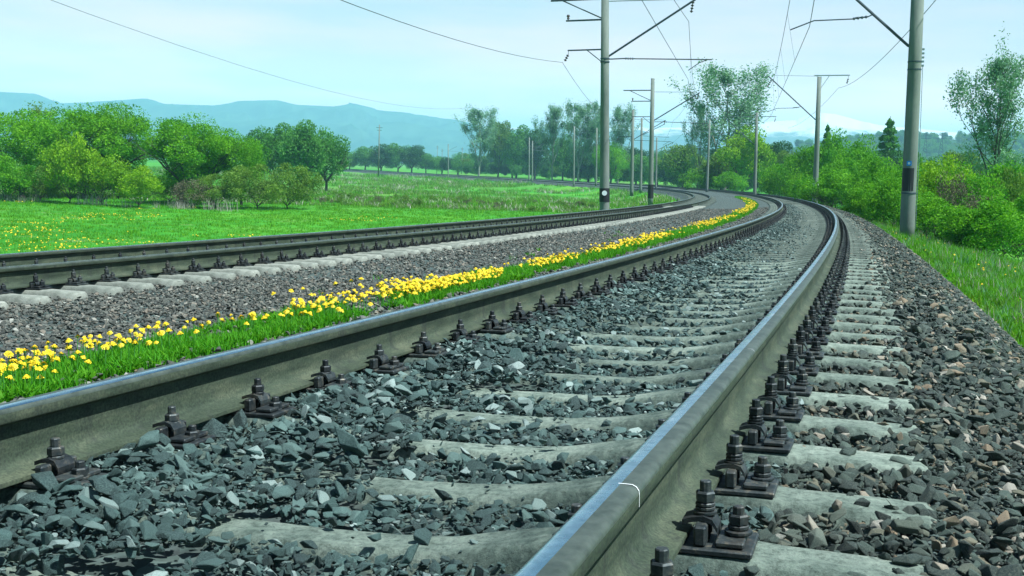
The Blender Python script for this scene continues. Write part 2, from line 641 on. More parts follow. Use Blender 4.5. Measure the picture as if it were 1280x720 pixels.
# ------------------------------------------------------------------ helper: scatter "stuff" with geometry nodes
def scatter(name, pts, rots, scl, idx, sources, label=None, cat=None):
    """one object whose modifier instances the source meshes on the given points"""
    me = bpy.data.meshes.new(name)
    me.vertices.add(len(pts))
    me.vertices.foreach_set('co', np.asarray(pts, np.float32).ravel())
    a = me.attributes.new('rot', 'FLOAT_VECTOR', 'POINT')
    a.data.foreach_set('vector', np.asarray(rots, np.float32).ravel())
    scl = np.asarray(scl, np.float32)
    if scl.ndim == 1:
        scl = np.repeat(scl[:, None], 3, 1)
    a = me.attributes.new('scl', 'FLOAT_VECTOR', 'POINT')
    a.data.foreach_set('vector', scl.ravel())
    a = me.attributes.new('idx', 'INT', 'POINT')
    a.data.foreach_set('value', np.asarray(idx, np.int32))
    o = link(name, me)
    coll = bpy.data.collections.new(name + '_source')
    for k, sm in enumerate(sources):
        so = bpy.data.objects.new('%s_piece_%02d' % (name, k), sm)
        coll.objects.link(so)
    ng = bpy.data.node_groups.new(name + '_scatter', 'GeometryNodeTree')
    ng.interface.new_socket('Geometry', in_out='INPUT', socket_type='NodeSocketGeometry')
    ng.interface.new_socket('Geometry', in_out='OUTPUT', socket_type='NodeSocketGeometry')
    N, Lk = ng.nodes, ng.links
    gi, go = N.new('NodeGroupInput'), N.new('NodeGroupOutput')
    ip = N.new('GeometryNodeInstanceOnPoints')
    ci = N.new('GeometryNodeCollectionInfo')
    ci.inputs['Collection'].default_value = coll
    ci.inputs['Separate Children'].default_value = True
    ci.inputs['Reset Children'].default_value = True
    ip.inputs['Pick Instance'].default_value = True
    def attr(nm, ty):
        n = N.new('GeometryNodeInputNamedAttribute')
        n.data_type = ty
        n.inputs['Name'].default_value = nm
        return n.outputs['Attribute']
    Lk.new(gi.outputs[0], ip.inputs['Points'])
    Lk.new(ci.outputs[0], ip.inputs['Instance'])
    Lk.new(attr('idx', 'INT'), ip.inputs['Instance Index'])
    er = N.new('FunctionNodeEulerToRotation')
    Lk.new(attr('rot', 'FLOAT_VECTOR'), er.inputs[0])
    Lk.new(er.outputs[0], ip.inputs['Rotation'])
    Lk.new(attr('scl', 'FLOAT_VECTOR'), ip.inputs['Scale'])
    Lk.new(ip.outputs[0], go.inputs[0])
    md = o.modifiers.new('scatter', 'NODES')
    md.node_group = ng
    return tag(o, label, cat, kind='stuff')

# ================================================================== SETTING
def polar_ground():
    az0 = atan2(fwd.x, fwd.y)
    a1 = np.radians(np.concatenate([np.arange(-180, -36, 6), np.arange(-36, 36, .45), np.arange(36, 180, 6)])) + az0
    r = np.concatenate([[0.5], np.geomspace(2.5, 60, 70), np.geomspace(62, 700, 90), np.geomspace(740, 30000, 24)])
    A, R = np.meshgrid(a1, r, indexing='ij')
    X = CX + R * np.sin(A)
    Y = R * np.cos(A)
    Z = terrain(X, Y)
    Z = np.where(R > 700, -5.2, Z)
    n, m = A.shape
    i = (np.arange(n)[:, None] * m + np.arange(m - 1)[None])
    j = (((np.arange(n) + 1) % n)[:, None] * m + np.arange(m - 1)[None])
    f = np.stack([i, i + 1, j + 1, j], -1).reshape(-1, 4)
    v = np.stack([X, Y, Z], -1).reshape(-1, 3)
    return v, f

def meadow_mat():
    m = mat('meadow', (.05, .25, .03), .9, spec=.2)
    n1 = nnoise(m, .045, 6, .65, obj=False)
    c = ramp_(m, n1, [(.32, (.035, .21, .010)), (.5, (.06, .29, .014)), (.68, (.12, .34, .02))])
    n2 = nnoise(m, 2.2, 6, .75, obj=False)
    c = mixc(m, 1.0, c, ramp_(m, n2, [(.3, (.55, .62, .55)), (.7, (1.35, 1.25, 1.2))]), 'MULTIPLY')
    n4 = nnoise(m, .012, 4, .6, obj=False)
    c = mixc(m, maprange(m, n4, .5, .62, 0, .5), c, (.17, .22, .06))
    n5 = nnoise(m, .35, 5, .7, obj=False)
    c = mixc(m, maprange(m, n5, .56, .70, 0, .45), c, (.26, .27, .11))
    setc(m, c)
    bump(m, nnoise(m, 5, 6, .8, obj=False), .7, .15)
    return m
M_MEADOW = meadow_mat()
v, f = polar_ground()
ground = tag(link('ground', np_mesh('ground', v, f, M_MEADOW, True)), kind='structure')

sarr = np.concatenate([np.arange(-6, 20, .12), np.arange(20, 60, .5), np.arange(60, 630, 3)])
larr = np.unique(np.concatenate([np.linspace(-8.9, 2.85, 95), BL]))
def bedh(S, L, x, y):
    return bed(S, L) + .012 * vnoise(x * 9, y * 9, 2) - .012 - .03 * ((np.abs(L) < 1.3) | (np.abs(L + TD) < 1.3))
v, f = sheet(sarr, larr, bedh)
tag(link('ballast_bed', np_mesh('ballast_bed', v, f, M_BED, True)), kind='structure')

# mountains
def mountain_mat(name, lo, hi, snow=None):
    m = mat(name, lo, 1.0, spec=0)
    c = ramp_(m, nnoise(m, .006, 6, .65, obj=False), [(.4, lo), (.6, hi)])
    if snow:
        t = m.node_tree
        g = t.nodes.new('ShaderNodeNewGeometry')
        sx = t.nodes.new('ShaderNodeSeparateXYZ')
        t.links.new(g.outputs['Position'], sx.inputs[0])
        ad = t.nodes.new('ShaderNodeMath')
        ad.operation = 'MULTIPLY_ADD'
        t.links.new(nnoise(m, .004, 6, .7, obj=False), ad.inputs[0])
        ad.inputs[1].default_value = 300
        t.links.new(sx.outputs['Z'], ad.inputs[2])
        c = mixc(m, maprange(m, ad.outputs[0], snow, snow + 60), c, (.85, .88, .9))
    setc(m, c)
    return m

def ridge(name, pts, d, depth, m, steps=260, seed=0, amp=.05):
    """a mountain range: crest height read at bearings, real slopes in front and behind"""
    xs = np.array([p[0] for p in pts], float)
    ys = np.array([p[1] for p in pts], float)
    px = np.linspace(xs[0], xs[-1], steps)
    py = np.interp(px, xs, ys)
    t = np.linspace(-1, 1, 41)
    V = []
    for a, b in zip(px, py):
        c = at(a, b, d)
        h = c.z + 5
        w = Vector((c.x - CX, c.y, 0)).normalized()
        for q in t:
            k = (1 - abs(q)) ** 1.15
            n = float(vnoise(np.array(a / 28. + q * 2.1), np.array(q * 5 + a * .006), seed)) + .5 * float(vnoise(np.array(a / 9.), np.array(q * 11.), seed + 3))
            z = -6 + (h + 1) * k * (1 + amp * 3 * n * (abs(q) > .02) * min(1, abs(q) * 4))
            z = min(z, -6 + h + 1)
            V.append((c.x + w.x * depth * q + (n * depth * .02), c.y + w.y * depth * q, z))
    m_ = len(t)
    i = np.arange(steps - 1)[:, None] * m_ + np.arange(m_ - 1)[None]
    F = np.stack([i, i + 1, i + m_ + 1, i + m_], -1).reshape(-1, 4)
    return tag(link(name, np_mesh(name, np.array(V), F, m, True)), kind='structure')

M_MT = mountain_mat('mountain_forest_hazed', (.015, .045, .055), (.05, .10, .085))  # forest green with some blue of the haze put into the colour
M_MT2 = mountain_mat('mountain_snow', (.05, .08, .07), (.10, .13, .11), 330)
M_HILL = mountain_mat('hill_forest', (.02, .06, .03), (.05, .11, .045))
ridge('mountain_ridge', [(-260, 122), (-120, 112), (0, 115), (45, 117), (75, 129), (110, 128), (180, 123), (205, 130), (270, 132), (300, 126), (340, 125), (370, 131), (415, 133), (440, 128), (480, 138), (520, 143), (575, 150), (600, 160), (660, 170), (760, 185), (860, 200)], 5400, 1500, M_MT, seed=4, amp=.09)
ridge('mountain_spur', [(-200, 150), (-60, 140), (40, 146), (110, 158), (170, 150), (240, 142), (300, 152), (360, 147), (430, 156), (500, 152), (560, 163), (640, 176), (720, 190)], 4700, 900, M_MT, seed=21, amp=.10)
ridge('snowy_mountain', [(560, 175), (640, 160), (740, 158), (830, 160), (900, 158), (960, 152), (1000, 150), (1030, 141), (1050, 143), (1080, 152), (1120, 158), (1200, 166), (1280, 172), (1400, 180)], 5600, 1500, M_MT2, seed=9)
ridge('forested_hill', [(760, 200), (860, 196), (960, 190), (1040, 182), (1080, 176), (1130, 174), (1180, 176), (1230, 173), (1280, 172), (1350, 176), (1500, 190)], 1500, 420, M_HILL, seed=13, amp=.03)

# air
hz_m = bpy.data.materials.new('air')
hz_m.use_nodes = True
ht = hz_m.node_tree
ht.nodes.clear()
ho = ht.nodes.new('ShaderNodeOutputMaterial')
pv = ht.nodes.new('ShaderNodeVolumePrincipled')
pv.inputs['Color'].default_value = (.43, .79, 1.0, 1)
pv.inputs['Density'].default_value = 1 / 4300
pv.inputs['Anisotropy'].default_value = 0.0
ht.links.new(pv.outputs[0], ho.inputs['Volume'])
mb = MB()
mb.box((0, 0, 172), (16000, 16000, 182))
haze = tag(mb.build('haze', hz_m), kind='stuff')

# ================================================================== RAILS
def rail_profile():
    # (x, z, material of the face that follows): 0 side, 1 running surface, 2 head edge
    H = .036
    half = [(0, 0, 1), (.011, -.0003, 1), (.021, -.0008, 1), (.029, -.003, 2), (.0345, -.008, 2), (H, -.014, 0), (H + .0008, -.035, 0), (H - .001, -.0385, 0),
            (.018, -.044, 0), (.0095, -.051, 0), (.008, -.075, 0), (.008, -.120, 0), (.0115, -.142, 0), (.022, -.155, 0), (.046, -.163, 0), (.0745, -.169, 0), (.0755, -.172, 0), (.0755, -.180, 0)]
    return half
def rail(tr, side):
    half = rail_profile()
    prof = [(x, z, m_) for x, z, m_ in half]
    left = [(-x, z) for x, z, _ in reversed(half[1:])]
    loop = [(x, z) for x, z, _ in prof] + left
    n = len(loop)
    mats = [m_ for _, _, m_ in prof][:-1] + [0] + [m_ for _, _, m_ in reversed(half)][1:]
    mats = mats[:n]
    for k in range(n):
        xm = (loop[k][0] + loop[(k + 1) % n][0]) / 2
        if mats[k] == 1 and xm * side > .004:
            mats[k] = 2
    ss = np.concatenate([np.arange(-6, 12, .25), np.arange(12, 60, .5), np.arange(60, 130, 1.), np.arange(130, 632, 2.5)])
    V = []
    for (x, z) in loop:
        # rails lean inwards 1:20
        xx = side * .796 + x - side * (-.05) * 0
        X, Y, Z = pos(ss, xx, z, tr)
        V.append(np.stack([X, Y, Z], -1))
    V = np.stack(V, 1)
    m_ = len(ss)
    i = np.arange(m_ - 1)[:, None] * n + np.arange(n)[None]
    j = np.arange(m_ - 1)[:, None] * n + (np.arange(n)[None] + 1) % n
    F = np.stack([i, i + n, j + n, j], -1).reshape(-1, 4)
    MI = np.tile(np.array(mats, np.int32), m_ - 1)
    me = np_mesh('rail', V.reshape(-1, 3), F, [M_RSIDE, M_RTOP, M_REDGE])
    me.polygons.foreach_set('material_index', MI)
    me.polygons.foreach_set('use_smooth', np.ones(len(F), bool))
    me.set_sharp_from_angle(angle=radians(40))
    return link('rail', me)
R_near = tag(rail(0, 1), 'shiny steel rail running up from the bottom edge, outer rail of the nearer track', 'rail')
tag(rail(0, -1), 'steel rail beside the dandelions, inner rail of the nearer track', 'rail')
tag(rail(1, 1), 'rail of the far track on the side of the dandelion strip', 'rail')
tag(rail(1, -1), 'rail of the far track on the meadow side', 'rail')

def chalk(s, full):
    mbk = MB()
    w = .0014 if full else .0011
    prof = [(-.004, .0004), (.012, -.0003), (.021, -.0004), (.029, -.0024), (.0349, -.0075), (.0366, -.014), (.0372, -.036)] if full else [(.012, -.0002), (.021, -.0003), (.0292, -.0024), (.035, -.0078)]
    a = []
    for k, (x, z) in enumerate(prof):
        da = .004 * k if full else 0
        for q in (-w, w):
            X, Y, Z = pos(s + q - da * .4 + .004 * sin(k), .796 + x + .0005, z + .0008)
            a.append((float(X), float(Y), float(Z)))
    mbk.add(a, [(2 * k, 2 * k + 1, 2 * k + 3, 2 * k + 2) for k in range(len(prof) - 1)])
    o = mbk.build('chalk_mark', M_CHALK, R_near)
    return o
chalk(1.83, True)
chalk(3.62, False)

# ================================================================== SLEEPERS AND FASTENINGS
SP, S0 = 0.45816, 2.15118
ZS = -.198           # top of the concrete at the rail seat
def sleeper_mesh(variant):
    r = random.Random(variant)
    xs = [-1.35, -1.345, -1.33, -1.2, -1.05, -.95, -.8, -.65, -.55, -.45, -.34, -.2, 0, .2, .34, .45, .55, .65, .8, .95, 1.05, 1.2, 1.33, 1.345, 1.35]
    def top(x):
        a = abs(x)
        return float(np.interp(a, [0, .22, .36, .58, .64, 1.0, 1.06, 1.33, 1.35], [-.062, -.06, -.050, -.006, 0, 0, -.006, -.016, -.03]))
    V = []
    for x in xs:
        t = top(x) + ZS
        w = float(np.interp(abs(x), [0, .4, .65, 1.35], [.064, .070, .084, .082]))
        e = .97 if abs(x) > 1.34 else 1
        sec = [(-w - .04, t - .13), (-w - .012, t - .035), (-w * .97, t - .012), (-w * .84, t - .002), (-w * .4, t + .001), (0, t), (w * .4, t + .001), (w * .84, t - .002), (w * .97, t - .012), (w + .012, t - .035), (w + .04, t - .13)]
        for (y, z) in sec:
            j = .0025
            V.append((x + r.uniform(-j, j), y * e + r.uniform(-j, j), z + r.uniform(-j, j)))
    n = 11
    F = []
    for i in range(len(xs) - 1):
        for k in range(n - 1):
            F.append((i * n + k, (i + 1) * n + k, (i + 1) * n + k + 1, i * n + k + 1))
    F.append(tuple(range(n)))
    F.append(tuple((len(xs) - 1) * n + k for k in reversed(range(n))))
    mbk = MB()
    mbk.add(V, F)
    return mbk
SLV = []
SLV2 = []
for q in range(4):
    b_ = sleeper_mesh(q)
    SLV.append(b_.mesh('sleeper', M_SLEEPER, True))
    SLV2.append(b_.mesh('sleeper', M_SLEEPER2, True))
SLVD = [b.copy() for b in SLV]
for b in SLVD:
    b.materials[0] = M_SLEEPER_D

def hexp(mb_, c, r, h, bev=.15):
    mb_.lathe(c, [(r * (1 - bev), 0), (r, h * .12), (r, h * .85), (r * (1 - bev), h)], 6)

def f_plate(sg):
    """half of the ribbed tie plate, its local x pointing away from the rail"""
    mb_ = MB()
    mb_.box((sg * .1, 0, ZS + .0065), (.1, .072, .0065), bev=.003)
    for q in (-1, 1):
        mb_.box((sg * .098, q * .045, ZS + .034), (.012, .018, .020), bev=.004)
    mb_.box((sg * .155, 0, ZS + .021), (.028, .06, .006), bev=.003)
    return mb_
def f_clip(sg):
    """bent clamp: toe on the rail foot, arch and heel on the plate"""
    mb_ = MB()
    pts = [(.058, ZS + .046), (.075, ZS + .052), (.10, ZS + .056), (.118, ZS + .050), (.128, ZS + .034), (.128, ZS + .018)]
    V, F = [], []
    th = .010
    for (x, z) in pts:
        for (y, dz) in ((-.030, 0), (.030, 0), (.030, th), (-.030, th)):
            V.append((sg * x, y, z + dz))
    for i in range(len(pts) - 1):
        for k in range(4):
            F.append((i * 4 + k, i * 4 + (k + 1) % 4, (i + 1) * 4 + (k + 1) % 4, (i + 1) * 4 + k))
    F += [(0, 1, 2, 3), tuple(len(V) - 4 + k for k in (3, 2, 1, 0))]
    mb_.add(V, F)
    return mb_
def f_clamp(sg):
    mb_ = MB()
    x = sg * .100
    z = ZS + .066
    mb_.lathe((x, 0, z), [(.022, 0), (.024, .002), (.024, .006), (.020, .0065)], 14)
    mb_.lathe((x, 0, z + .007), [(.018, 0), (.020, .003), (.020, .007), (.017, .009), (.020, .011), (.020, .015), (.018, .017)], 12)
    hexp(mb_, (x, 0, z + .024), .0205, .022)
    mb_.lathe((x, 0, z + .046), [(.0115, 0), (.0115, .019), (.010, .021)], 10)
    mb_.lathe((x, 0, ZS + .015), [(.011, 0), (.011, .055)], 8)
    return mb_
def f_anchor(sg):
    mb_ = MB()
    x = sg * .166
    z = ZS + .027
    mb_.lathe((x, 0, z), [(.026, 0), (.028, .003), (.028, .007), (.022, .009)], 14)
    mb_.lathe((x, 0, z + .009), [(.019, 0), (.021, .003), (.021, .008), (.018, .010)], 12)
    hexp(mb_, (x, 0, z + .019), .0205, .021)
    mb_.lathe((x, 0, z + .040), [(.0115, 0), (.0115, .014), (.010, .016)], 10)
    return mb_
FM = {}
for sg in (-1, 1):
    FM['plate', sg] = f_plate(sg).mesh('rail_fastening', M_STEEL)
    FM['clip', sg] = f_clip(sg).mesh('clip', M_STEEL)
    FM['clamp', sg] = f_clamp(sg).mesh('clamp_bolt', M_STEEL)
    FM['anchor', sg] = f_anchor(sg).mesh('anchor_bolt', M_STEEL)
both = MB()
for sg in (-1, 1):
    for g in (f_plate, f_clip, f_clamp, f_anchor):
        q = g(sg)
        both.add(q.v, q.f)
FM['both'] = both.mesh('rail_fastening', M_STEEL)

RJ = random.Random(5)
def sleeper(s, tr, level):
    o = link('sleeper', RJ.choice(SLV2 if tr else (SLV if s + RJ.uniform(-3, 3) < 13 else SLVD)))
    o.matrix_world = frame(s + RJ.uniform(-.008, .008), tr) @ Matrix.Rotation(RJ.uniform(-.008, .008), 4, 'Z')
    if tr:
        tag(o, 'pale concrete sleeper of the farther track, beyond the dandelion strip', 'sleeper', 'sleepers of the farther track')
    else:
        tag(o, 'grey concrete sleeper in the dark ballast of the nearer track', 'sleeper', 'sleepers of the nearer track')
    for side in (-1, 1):
        if level == 2:
            for sg in (-1, 1):
                p = link('rail_fastening', FM['plate', sg], o)
                p.location = (side * .796, 0, 0)
                p.rotation_euler = (0, 0, RJ.uniform(-.03, .03))
                for nm, key in (('clip', 'clip'), ('clamp_bolt', 'clamp'), ('anchor_bolt', 'anchor')):
                    c = link(nm, FM[key, sg], p)
                    if nm != 'clip':
                        c.location = (0, RJ.uniform(-.004, .004), RJ.uniform(-.006, .004) - (.024 if sg == -side else 0))
        elif level == 1:
            p = link('rail_fastening', FM['both'], o)
            p.location = (side * .796, 0, 0)
SL_S = [S0 + SP * i for i in range(-8, 150)]
for i, s in enumerate(SL_S):
    if s > -1.5:
        sleeper(s, 0, 2 if s < 17 else 1)
SL2_0 = 5.62
SL_S2 = [SL2_0 + SP * i for i in range(-10, 132)]
for s in SL_S2:
    sleeper(s, 1, 1 if s < 60 else 0)
# the run of sleepers too far off to count
mb = MB()
for tr in (0, 1):
    s = (SL_S if tr == 0 else SL_S2)[-1] + SP
    while s < 240:
        fm = frame(s, tr)
        a = [(-1.35, -.09), (-1.35, .09), (1.35, .09), (1.35, -.09)]
        top = [fm @ Vector((x, y, ZS - .01)) for x, y in a]
        bot = [fm @ Vector((x, y * 1.3, ZS - .10)) for x, y in a]
        mb.add(top + bot, [(3, 2, 1, 0), (0, 1, 5, 4), (1, 2, 6, 5), (2, 3, 7, 6), (3, 0, 4, 7)])
        for side in (-1, 1):
            for sg in (-1, 1):
                c = fm @ Vector((side * .796 + sg * .1, 0, ZS + .05))
                mb.box(c, (.03, .03, .05))
        s += SP
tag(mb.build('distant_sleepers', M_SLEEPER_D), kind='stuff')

# ================================================================== BALLAST STONES
def rock(seed, m):
    r = random.Random(seed)
    bm = bmesh.new()
    sx, sy, sz = r.uniform(.85, 1.4), r.uniform(.6, 1.0), r.uniform(.35, .65)
    for _ in range(r.randint(9, 14)):
        p = Vector((r.gauss(0, 1), r.gauss(0, 1), r.gauss(0, 1))).normalized() * r.uniform(.75, 1.05)
        bm.verts.new((p.x * sx * .5, p.y * sy * .5, p.z * sz * .5))
    res = bmesh.ops.convex_hull(bm, input=bm.verts)
    bmesh.ops.delete(bm, geom=[g for g in res['geom_interior'] if isinstance(g, bmesh.types.BMVert)], context='VERTS')
    bmesh.ops.bevel(bm, geom=bm.edges[:], offset=.022, segments=1, affect='EDGES')
    bmesh.ops.triangulate(bm, faces=bm.faces[:])
    me = bpy.data.meshes.new('stone')
    bm.to_mesh(me)
    bm.free()
    me.materials.append(m)
    return me
ROCKS = {k: [rock(100 * j + q, m) for q in range(14)] for j, (k, m) in enumerate((('in', M_ST_IN), ('sh', M_ST_SH), ('mid', M_ST_MID)))}

sl1 = np.array(SL_S)
sl2 = np.array(SL_S2)
def place_stones(key, name, zones, label):
    """zones: (s0, s1, l0, l1, per m2, size lo, size hi)"""
    P, Rr, Sc = [], [], []
    for (a, b, l0, l1, dens, lo, hi) in zones:
        n = int((b - a) * (l1 - l0) * dens)
        s = RNG.uniform(a, b, n)
        L = RNG.uniform(l0, l1, n)
        size = lo + (hi - lo) * RNG.random(n) ** 1.8
        z = bed(s, L)
        keep = np.ones(n, bool)
        # the nearer track: sleepers lie bare right of the axis and at their right ends
        d = np.abs(s - S0 - SP * np.round((s - S0) / SP))
        over = (d < np.where(L > .9, .066, .074) + size * .28) & (np.abs(L) < 1.36)
        edge = -.16 + .12 * np.sin(s * 3.1) + .07 * np.sin(s * 11.)
        bare = over & (L > edge)
        low = over & (L > edge) & (L < .5)
        keep &= ~(bare & (RNG.random(n) > np.where(L > 1.13 + .07 * np.sin(s * 9.), .9, np.where(L > .85, .10, .03))))
        # heap left of the axis lying over the concrete
        heap = (L < edge) & (L > -.78)
        z = z + np.where(heap, .022 + .02 * np.sin(s * 5.3 + L * 7) + .012 * sstep(.0, -.5, L), 0)
        z = np.where(over & heap, np.maximum(z, zt(s) + CANT * L + ZS - .03 + size * .25), z)
        z = np.where(bare, zt(s) + CANT * L + ZS - .04 + size * .2, z)
        # clear of the rails and of their fastenings
        for rl in (-.796, .796):
            keep &= ~(np.abs(L - rl) < .076 + size * .35)
            keep &= ~((d < .07 + size * .22) & (np.abs(L - rl) < .185 + size * .1))
        # the farther track
        l2 = L + TD
        d2 = np.abs(s - SL2_0 - SP * np.round((s - SL2_0) / SP))
        keep &= ~((d2 < .10 + size * .3) & (np.abs(l2) < 1.34))
        for rl in (-.796, .796):
            keep &= ~(np.abs(l2 - rl) < .08 + size * .4)
        z = z + RNG.uniform(-.5, .42, n) * size * .8 - np.where((L > edge) & (L < .66), .010, 0) - np.where((L > .9) & (L < 1.25), .006, 0)
        x = np.interp(s, S_, PX_) + L * np.cos(np.interp(s, S_, TH_))
        y = np.interp(s, S_, PY_) + L * np.sin(np.interp(s, S_, TH_))
        P.append(np.stack([x, y, z], -1)[keep])
        rr = np.stack([RNG.normal(0, .42, n), RNG.normal(0, .42, n), RNG.uniform(0, 6.283, n)], -1)
        Rr.append(rr[keep])
        Sc.append(size[keep])
    P, Rr, Sc = np.concatenate(P), np.concatenate(Rr), np.concatenate(Sc)
    return scatter(name, P, Rr, Sc, RNG.integers(0, 14, len(P)), ROCKS[key], label)
place_stones('in', 'ballast_stones', [
    (.6, 5, -1.45, 1.0, 1300, .026, .068), (5, 12, -1.45, 1.0, 750, .028, .062), (12, 28, -1.45, 1.0, 300, .03, .055), (28, 70, -1.4, 1.0, 60, .035, .06),
    (.6, 4.5, -1.2, 1.0, 2600, .010, .024), (.8, 5, -1.0, -.1, 26, .08, .12)], 'dark angular crushed stone between the rails of the nearer track')
place_stones('sh', 'ballast_stones', [
    (.6, 6, 1.0, 2.5, 1300, .028, .07), (6, 14, 1.0, 2.9, 750, .03, .066), (14, 30, 1.0, 2.9, 330, .032, .06), (.6, 4.5, .9, 2.1, 2400, .010, .024), (30, 75, 1.0, 2.9, 90, .04, .08),
    (.8, 8, 1.35, 2.6, 18, .08, .12)], 'dark and tan crushed stone on the sloping right shoulder of the track')
place_stones('sh', 'ballast_stones', [(5, 26, 2.5, 3.4, 30, .02, .06), (2, 24, -2.9, -1.9, 45, .02, .05)], 'loose stones strayed into the grass beside the ballast')
place_stones('mid', 'ballast_stones', [
    (1.5, 10, -5.52, -2.45, 900, .026, .062), (1.8, 10, -2.6, -1.3, 420, .03, .07), (10, 24, -5.6, -1.35, 330, .03, .07), (24, 60, -5.6, -1.4, 90, .035, .08), (4, 40, -7.2, -5.6, 60, .03, .07)],
    'brownish crushed stone between the dandelions and the farther track')

# ================================================================== GRASS
def tuft(seed, m, n=14, h=(.06, .16), w=.006, lean=.5, spread=.03):
    r = random.Random(seed)
    V, F = [], []
    for _ in range(n):
        a = r.uniform(0, 2 * pi)
        l = r.uniform(*h)
        le = r.uniform(.1, lean)
        bx, by = r.gauss(0, spread), r.gauss(0, spread)
        dx, dy = cos(a), sin(a)
        px_, py_ = -dy, dx
        ww = w * r.uniform(.7, 1.3)
        o = len(V)
        for (t, k) in ((0, 1), (.5, .8), (1, .05)):
            off = le * l * t * t
            zz = l * (t - .25 * le * t * t)
            cx_, cyy = bx + dx * off, by + dy * off
            V.append((cx_ - px_ * ww * k, cyy - py_ * ww * k, zz))
            V.append((cx_ + px_ * ww * k, cyy + py_ * ww * k, zz))
        F += [(o, o + 1, o + 3, o + 2), (o + 2, o + 3, o + 5, o + 4)]
    return np_mesh('tuft', np.array(V), np.array(F), m)

def to_xyz(s, L, z):
    x = np.interp(s, S_, PX_) + L * np.cos(np.interp(s, S_, TH_))
    y = np.interp(s, S_, PY_) + L * np.sin(np.interp(s, S_, TH_))
    return np.stack([x, y, z], -1)

def strip_edges(s):
    w = vnoise(s * .9, s * 0 + 1.5, 8)
    w2 = vnoise(s * 2.3, s * 0 + 4.5, 9)
    l_hi = -1.96 + .07 * w2 - .1 * sstep(20, 60, s)
    l_lo = -2.60 + .20 * w + .12 * w2 + .12 * sstep(9, 14, s) * (1 - sstep(18, 22, s))
    return l_lo, l_hi

tufts = [tuft(q, L_GRASS, 13, (.035, .125), .0045, .8, .035) for q in range(5)] + [tuft(q, L_VERGE, 9, (.05, .11), .012, 1.3, .02) for q in range(5, 8)]
P, Sx = [], []
for (a, b, dens, sc_) in ((1.8, 6, 900, 1.0), (6, 14, 480, 1.15), (14, 34, 170, 1.4), (34, 75, 50, 1.8), (75, 125, 26, 2.4)):
    n = int((b - a) * 1.0 * dens)
    s = RNG.uniform(a, b, n)
    lo_, hi_ = strip_edges(s)
    u = RNG.random(n)
    L = lo_ + (hi_ - lo_) * u
    gap = vnoise(s * 1.3, L * 3, 21)
    k = gap + .4 * vnoise(s * 4, L * 9, 22) > -.45
    s, L = s[k], L[k]
    P.append(to_xyz(s, L, bed(s, L) - .01))
    Sx.append(RNG.uniform(.45, 1.0, len(s)) * sc_ * .82)
P, Sx = np.concatenate(P), np.concatenate(Sx)
# stray tufts coming up through the stones
n = 90
s = RNG.uniform(4, 26, n)
L = RNG.uniform(-4.2, -2.6, n)
k = vnoise(s * .8, L * 1.5, 31) > .35
P = np.concatenate([P, to_xyz(s[k], L[k], bed(s[k], L[k]))])
Sx = np.concatenate([Sx, np.full(k.sum(), .7)])
rot = np.stack([P[:, 0] * 0, P[:, 0] * 0, RNG.uniform(0, 6.28, len(P))], -1)
scatter('grass', P, rot, Sx, RNG.integers(0, 8, len(P)), tufts, 'lush green grass strip growing between the two tracks')

# verge right of the ballast
vt = [tuft(50 + q, L_VERGE, 14, (.10, .32), .009, .7, .06) for q in range(6)]
vt += [tuft(60 + q, m_, 12, (.12, .36), .007, .6, .05) for q, m_ in enumerate((L_DRY, L_PALE, L_OLIVE))]
vt += [tuft(70 + q, m_, 10, (.06, .22), .035, 1.2, .08) for q, m_ in enumerate((L_WILLOW, L_YELLOW, L_OLIVE))]
P, Sx = [], []
for (a, b, l0, l1, dens, sc_) in ((6, 24, 2.3, 5, 130, .75), (24, 60, 2.3, 6, 45, 1.1), (60, 130, 2.3, 8, 12, 1.6)):
    n = int((b - a) * (l1 - l0) * dens)
    s = RNG.uniform(a, b, n)
    L = RNG.uniform(l0, l1, n)
    k = L > 2.62 + .25 * vnoise(s * .8, s * 0, 41) + .3 * RNG.random(n) ** 3 * np.sign(RNG.random(n) - .6)
    s, L = s[k], L[k]
    p = to_xyz(s, L, s * 0)
    p[:, 2] = terrain(p[:, 0], p[:, 1]) - .02
    P.append(p)
    Sx.append(RNG.uniform(.5, 1.15, len(s)) * sc_)
P, Sx = np.concatenate(P), np.concatenate(Sx)
rot = np.stack([P[:, 0] * 0, P[:, 0] * 0, RNG.uniform(0, 6.28, len(P))], -1)
scatter('grass', P, rot, Sx, RNG.choice(12, len(P), p=[.1, .1, .1, .1, .1, .1, .05, .08, .06, .07, .08, .06]), vt, 'long verge grass and weeds beside the right ballast slope')

# meadow beyond the farther track
ft = [tuft(90 + q, L_VERGE, 16, (.12, .34), .02, .7, .25) for q in range(5)]
n = 26000
az0 = atan2(fwd.x, fwd.y)
az = az0 + np.radians(RNG.uniform(-27, 9, n))
R = 34 + 130 * RNG.random(n) ** 1.3
X, Y = CX + R * np.sin(az), R * np.cos(az)
s_, L_ = SL(X, Y)
k = L_ < -9.8
X, Y, R = X[k], Y[k], R[k]
P = np.stack([X, Y, terrain(X, Y) - .03], -1)
rot = np.stack([X * 0, X * 0, RNG.uniform(0, 6.28, len(X))], -1)
scatter('grass', P, rot, RNG.uniform(.35, .75, len(X)) * (R / 70) ** .5, RNG.integers(0, 5, len(X)), ft, 'bright green meadow grass beyond the farther track')

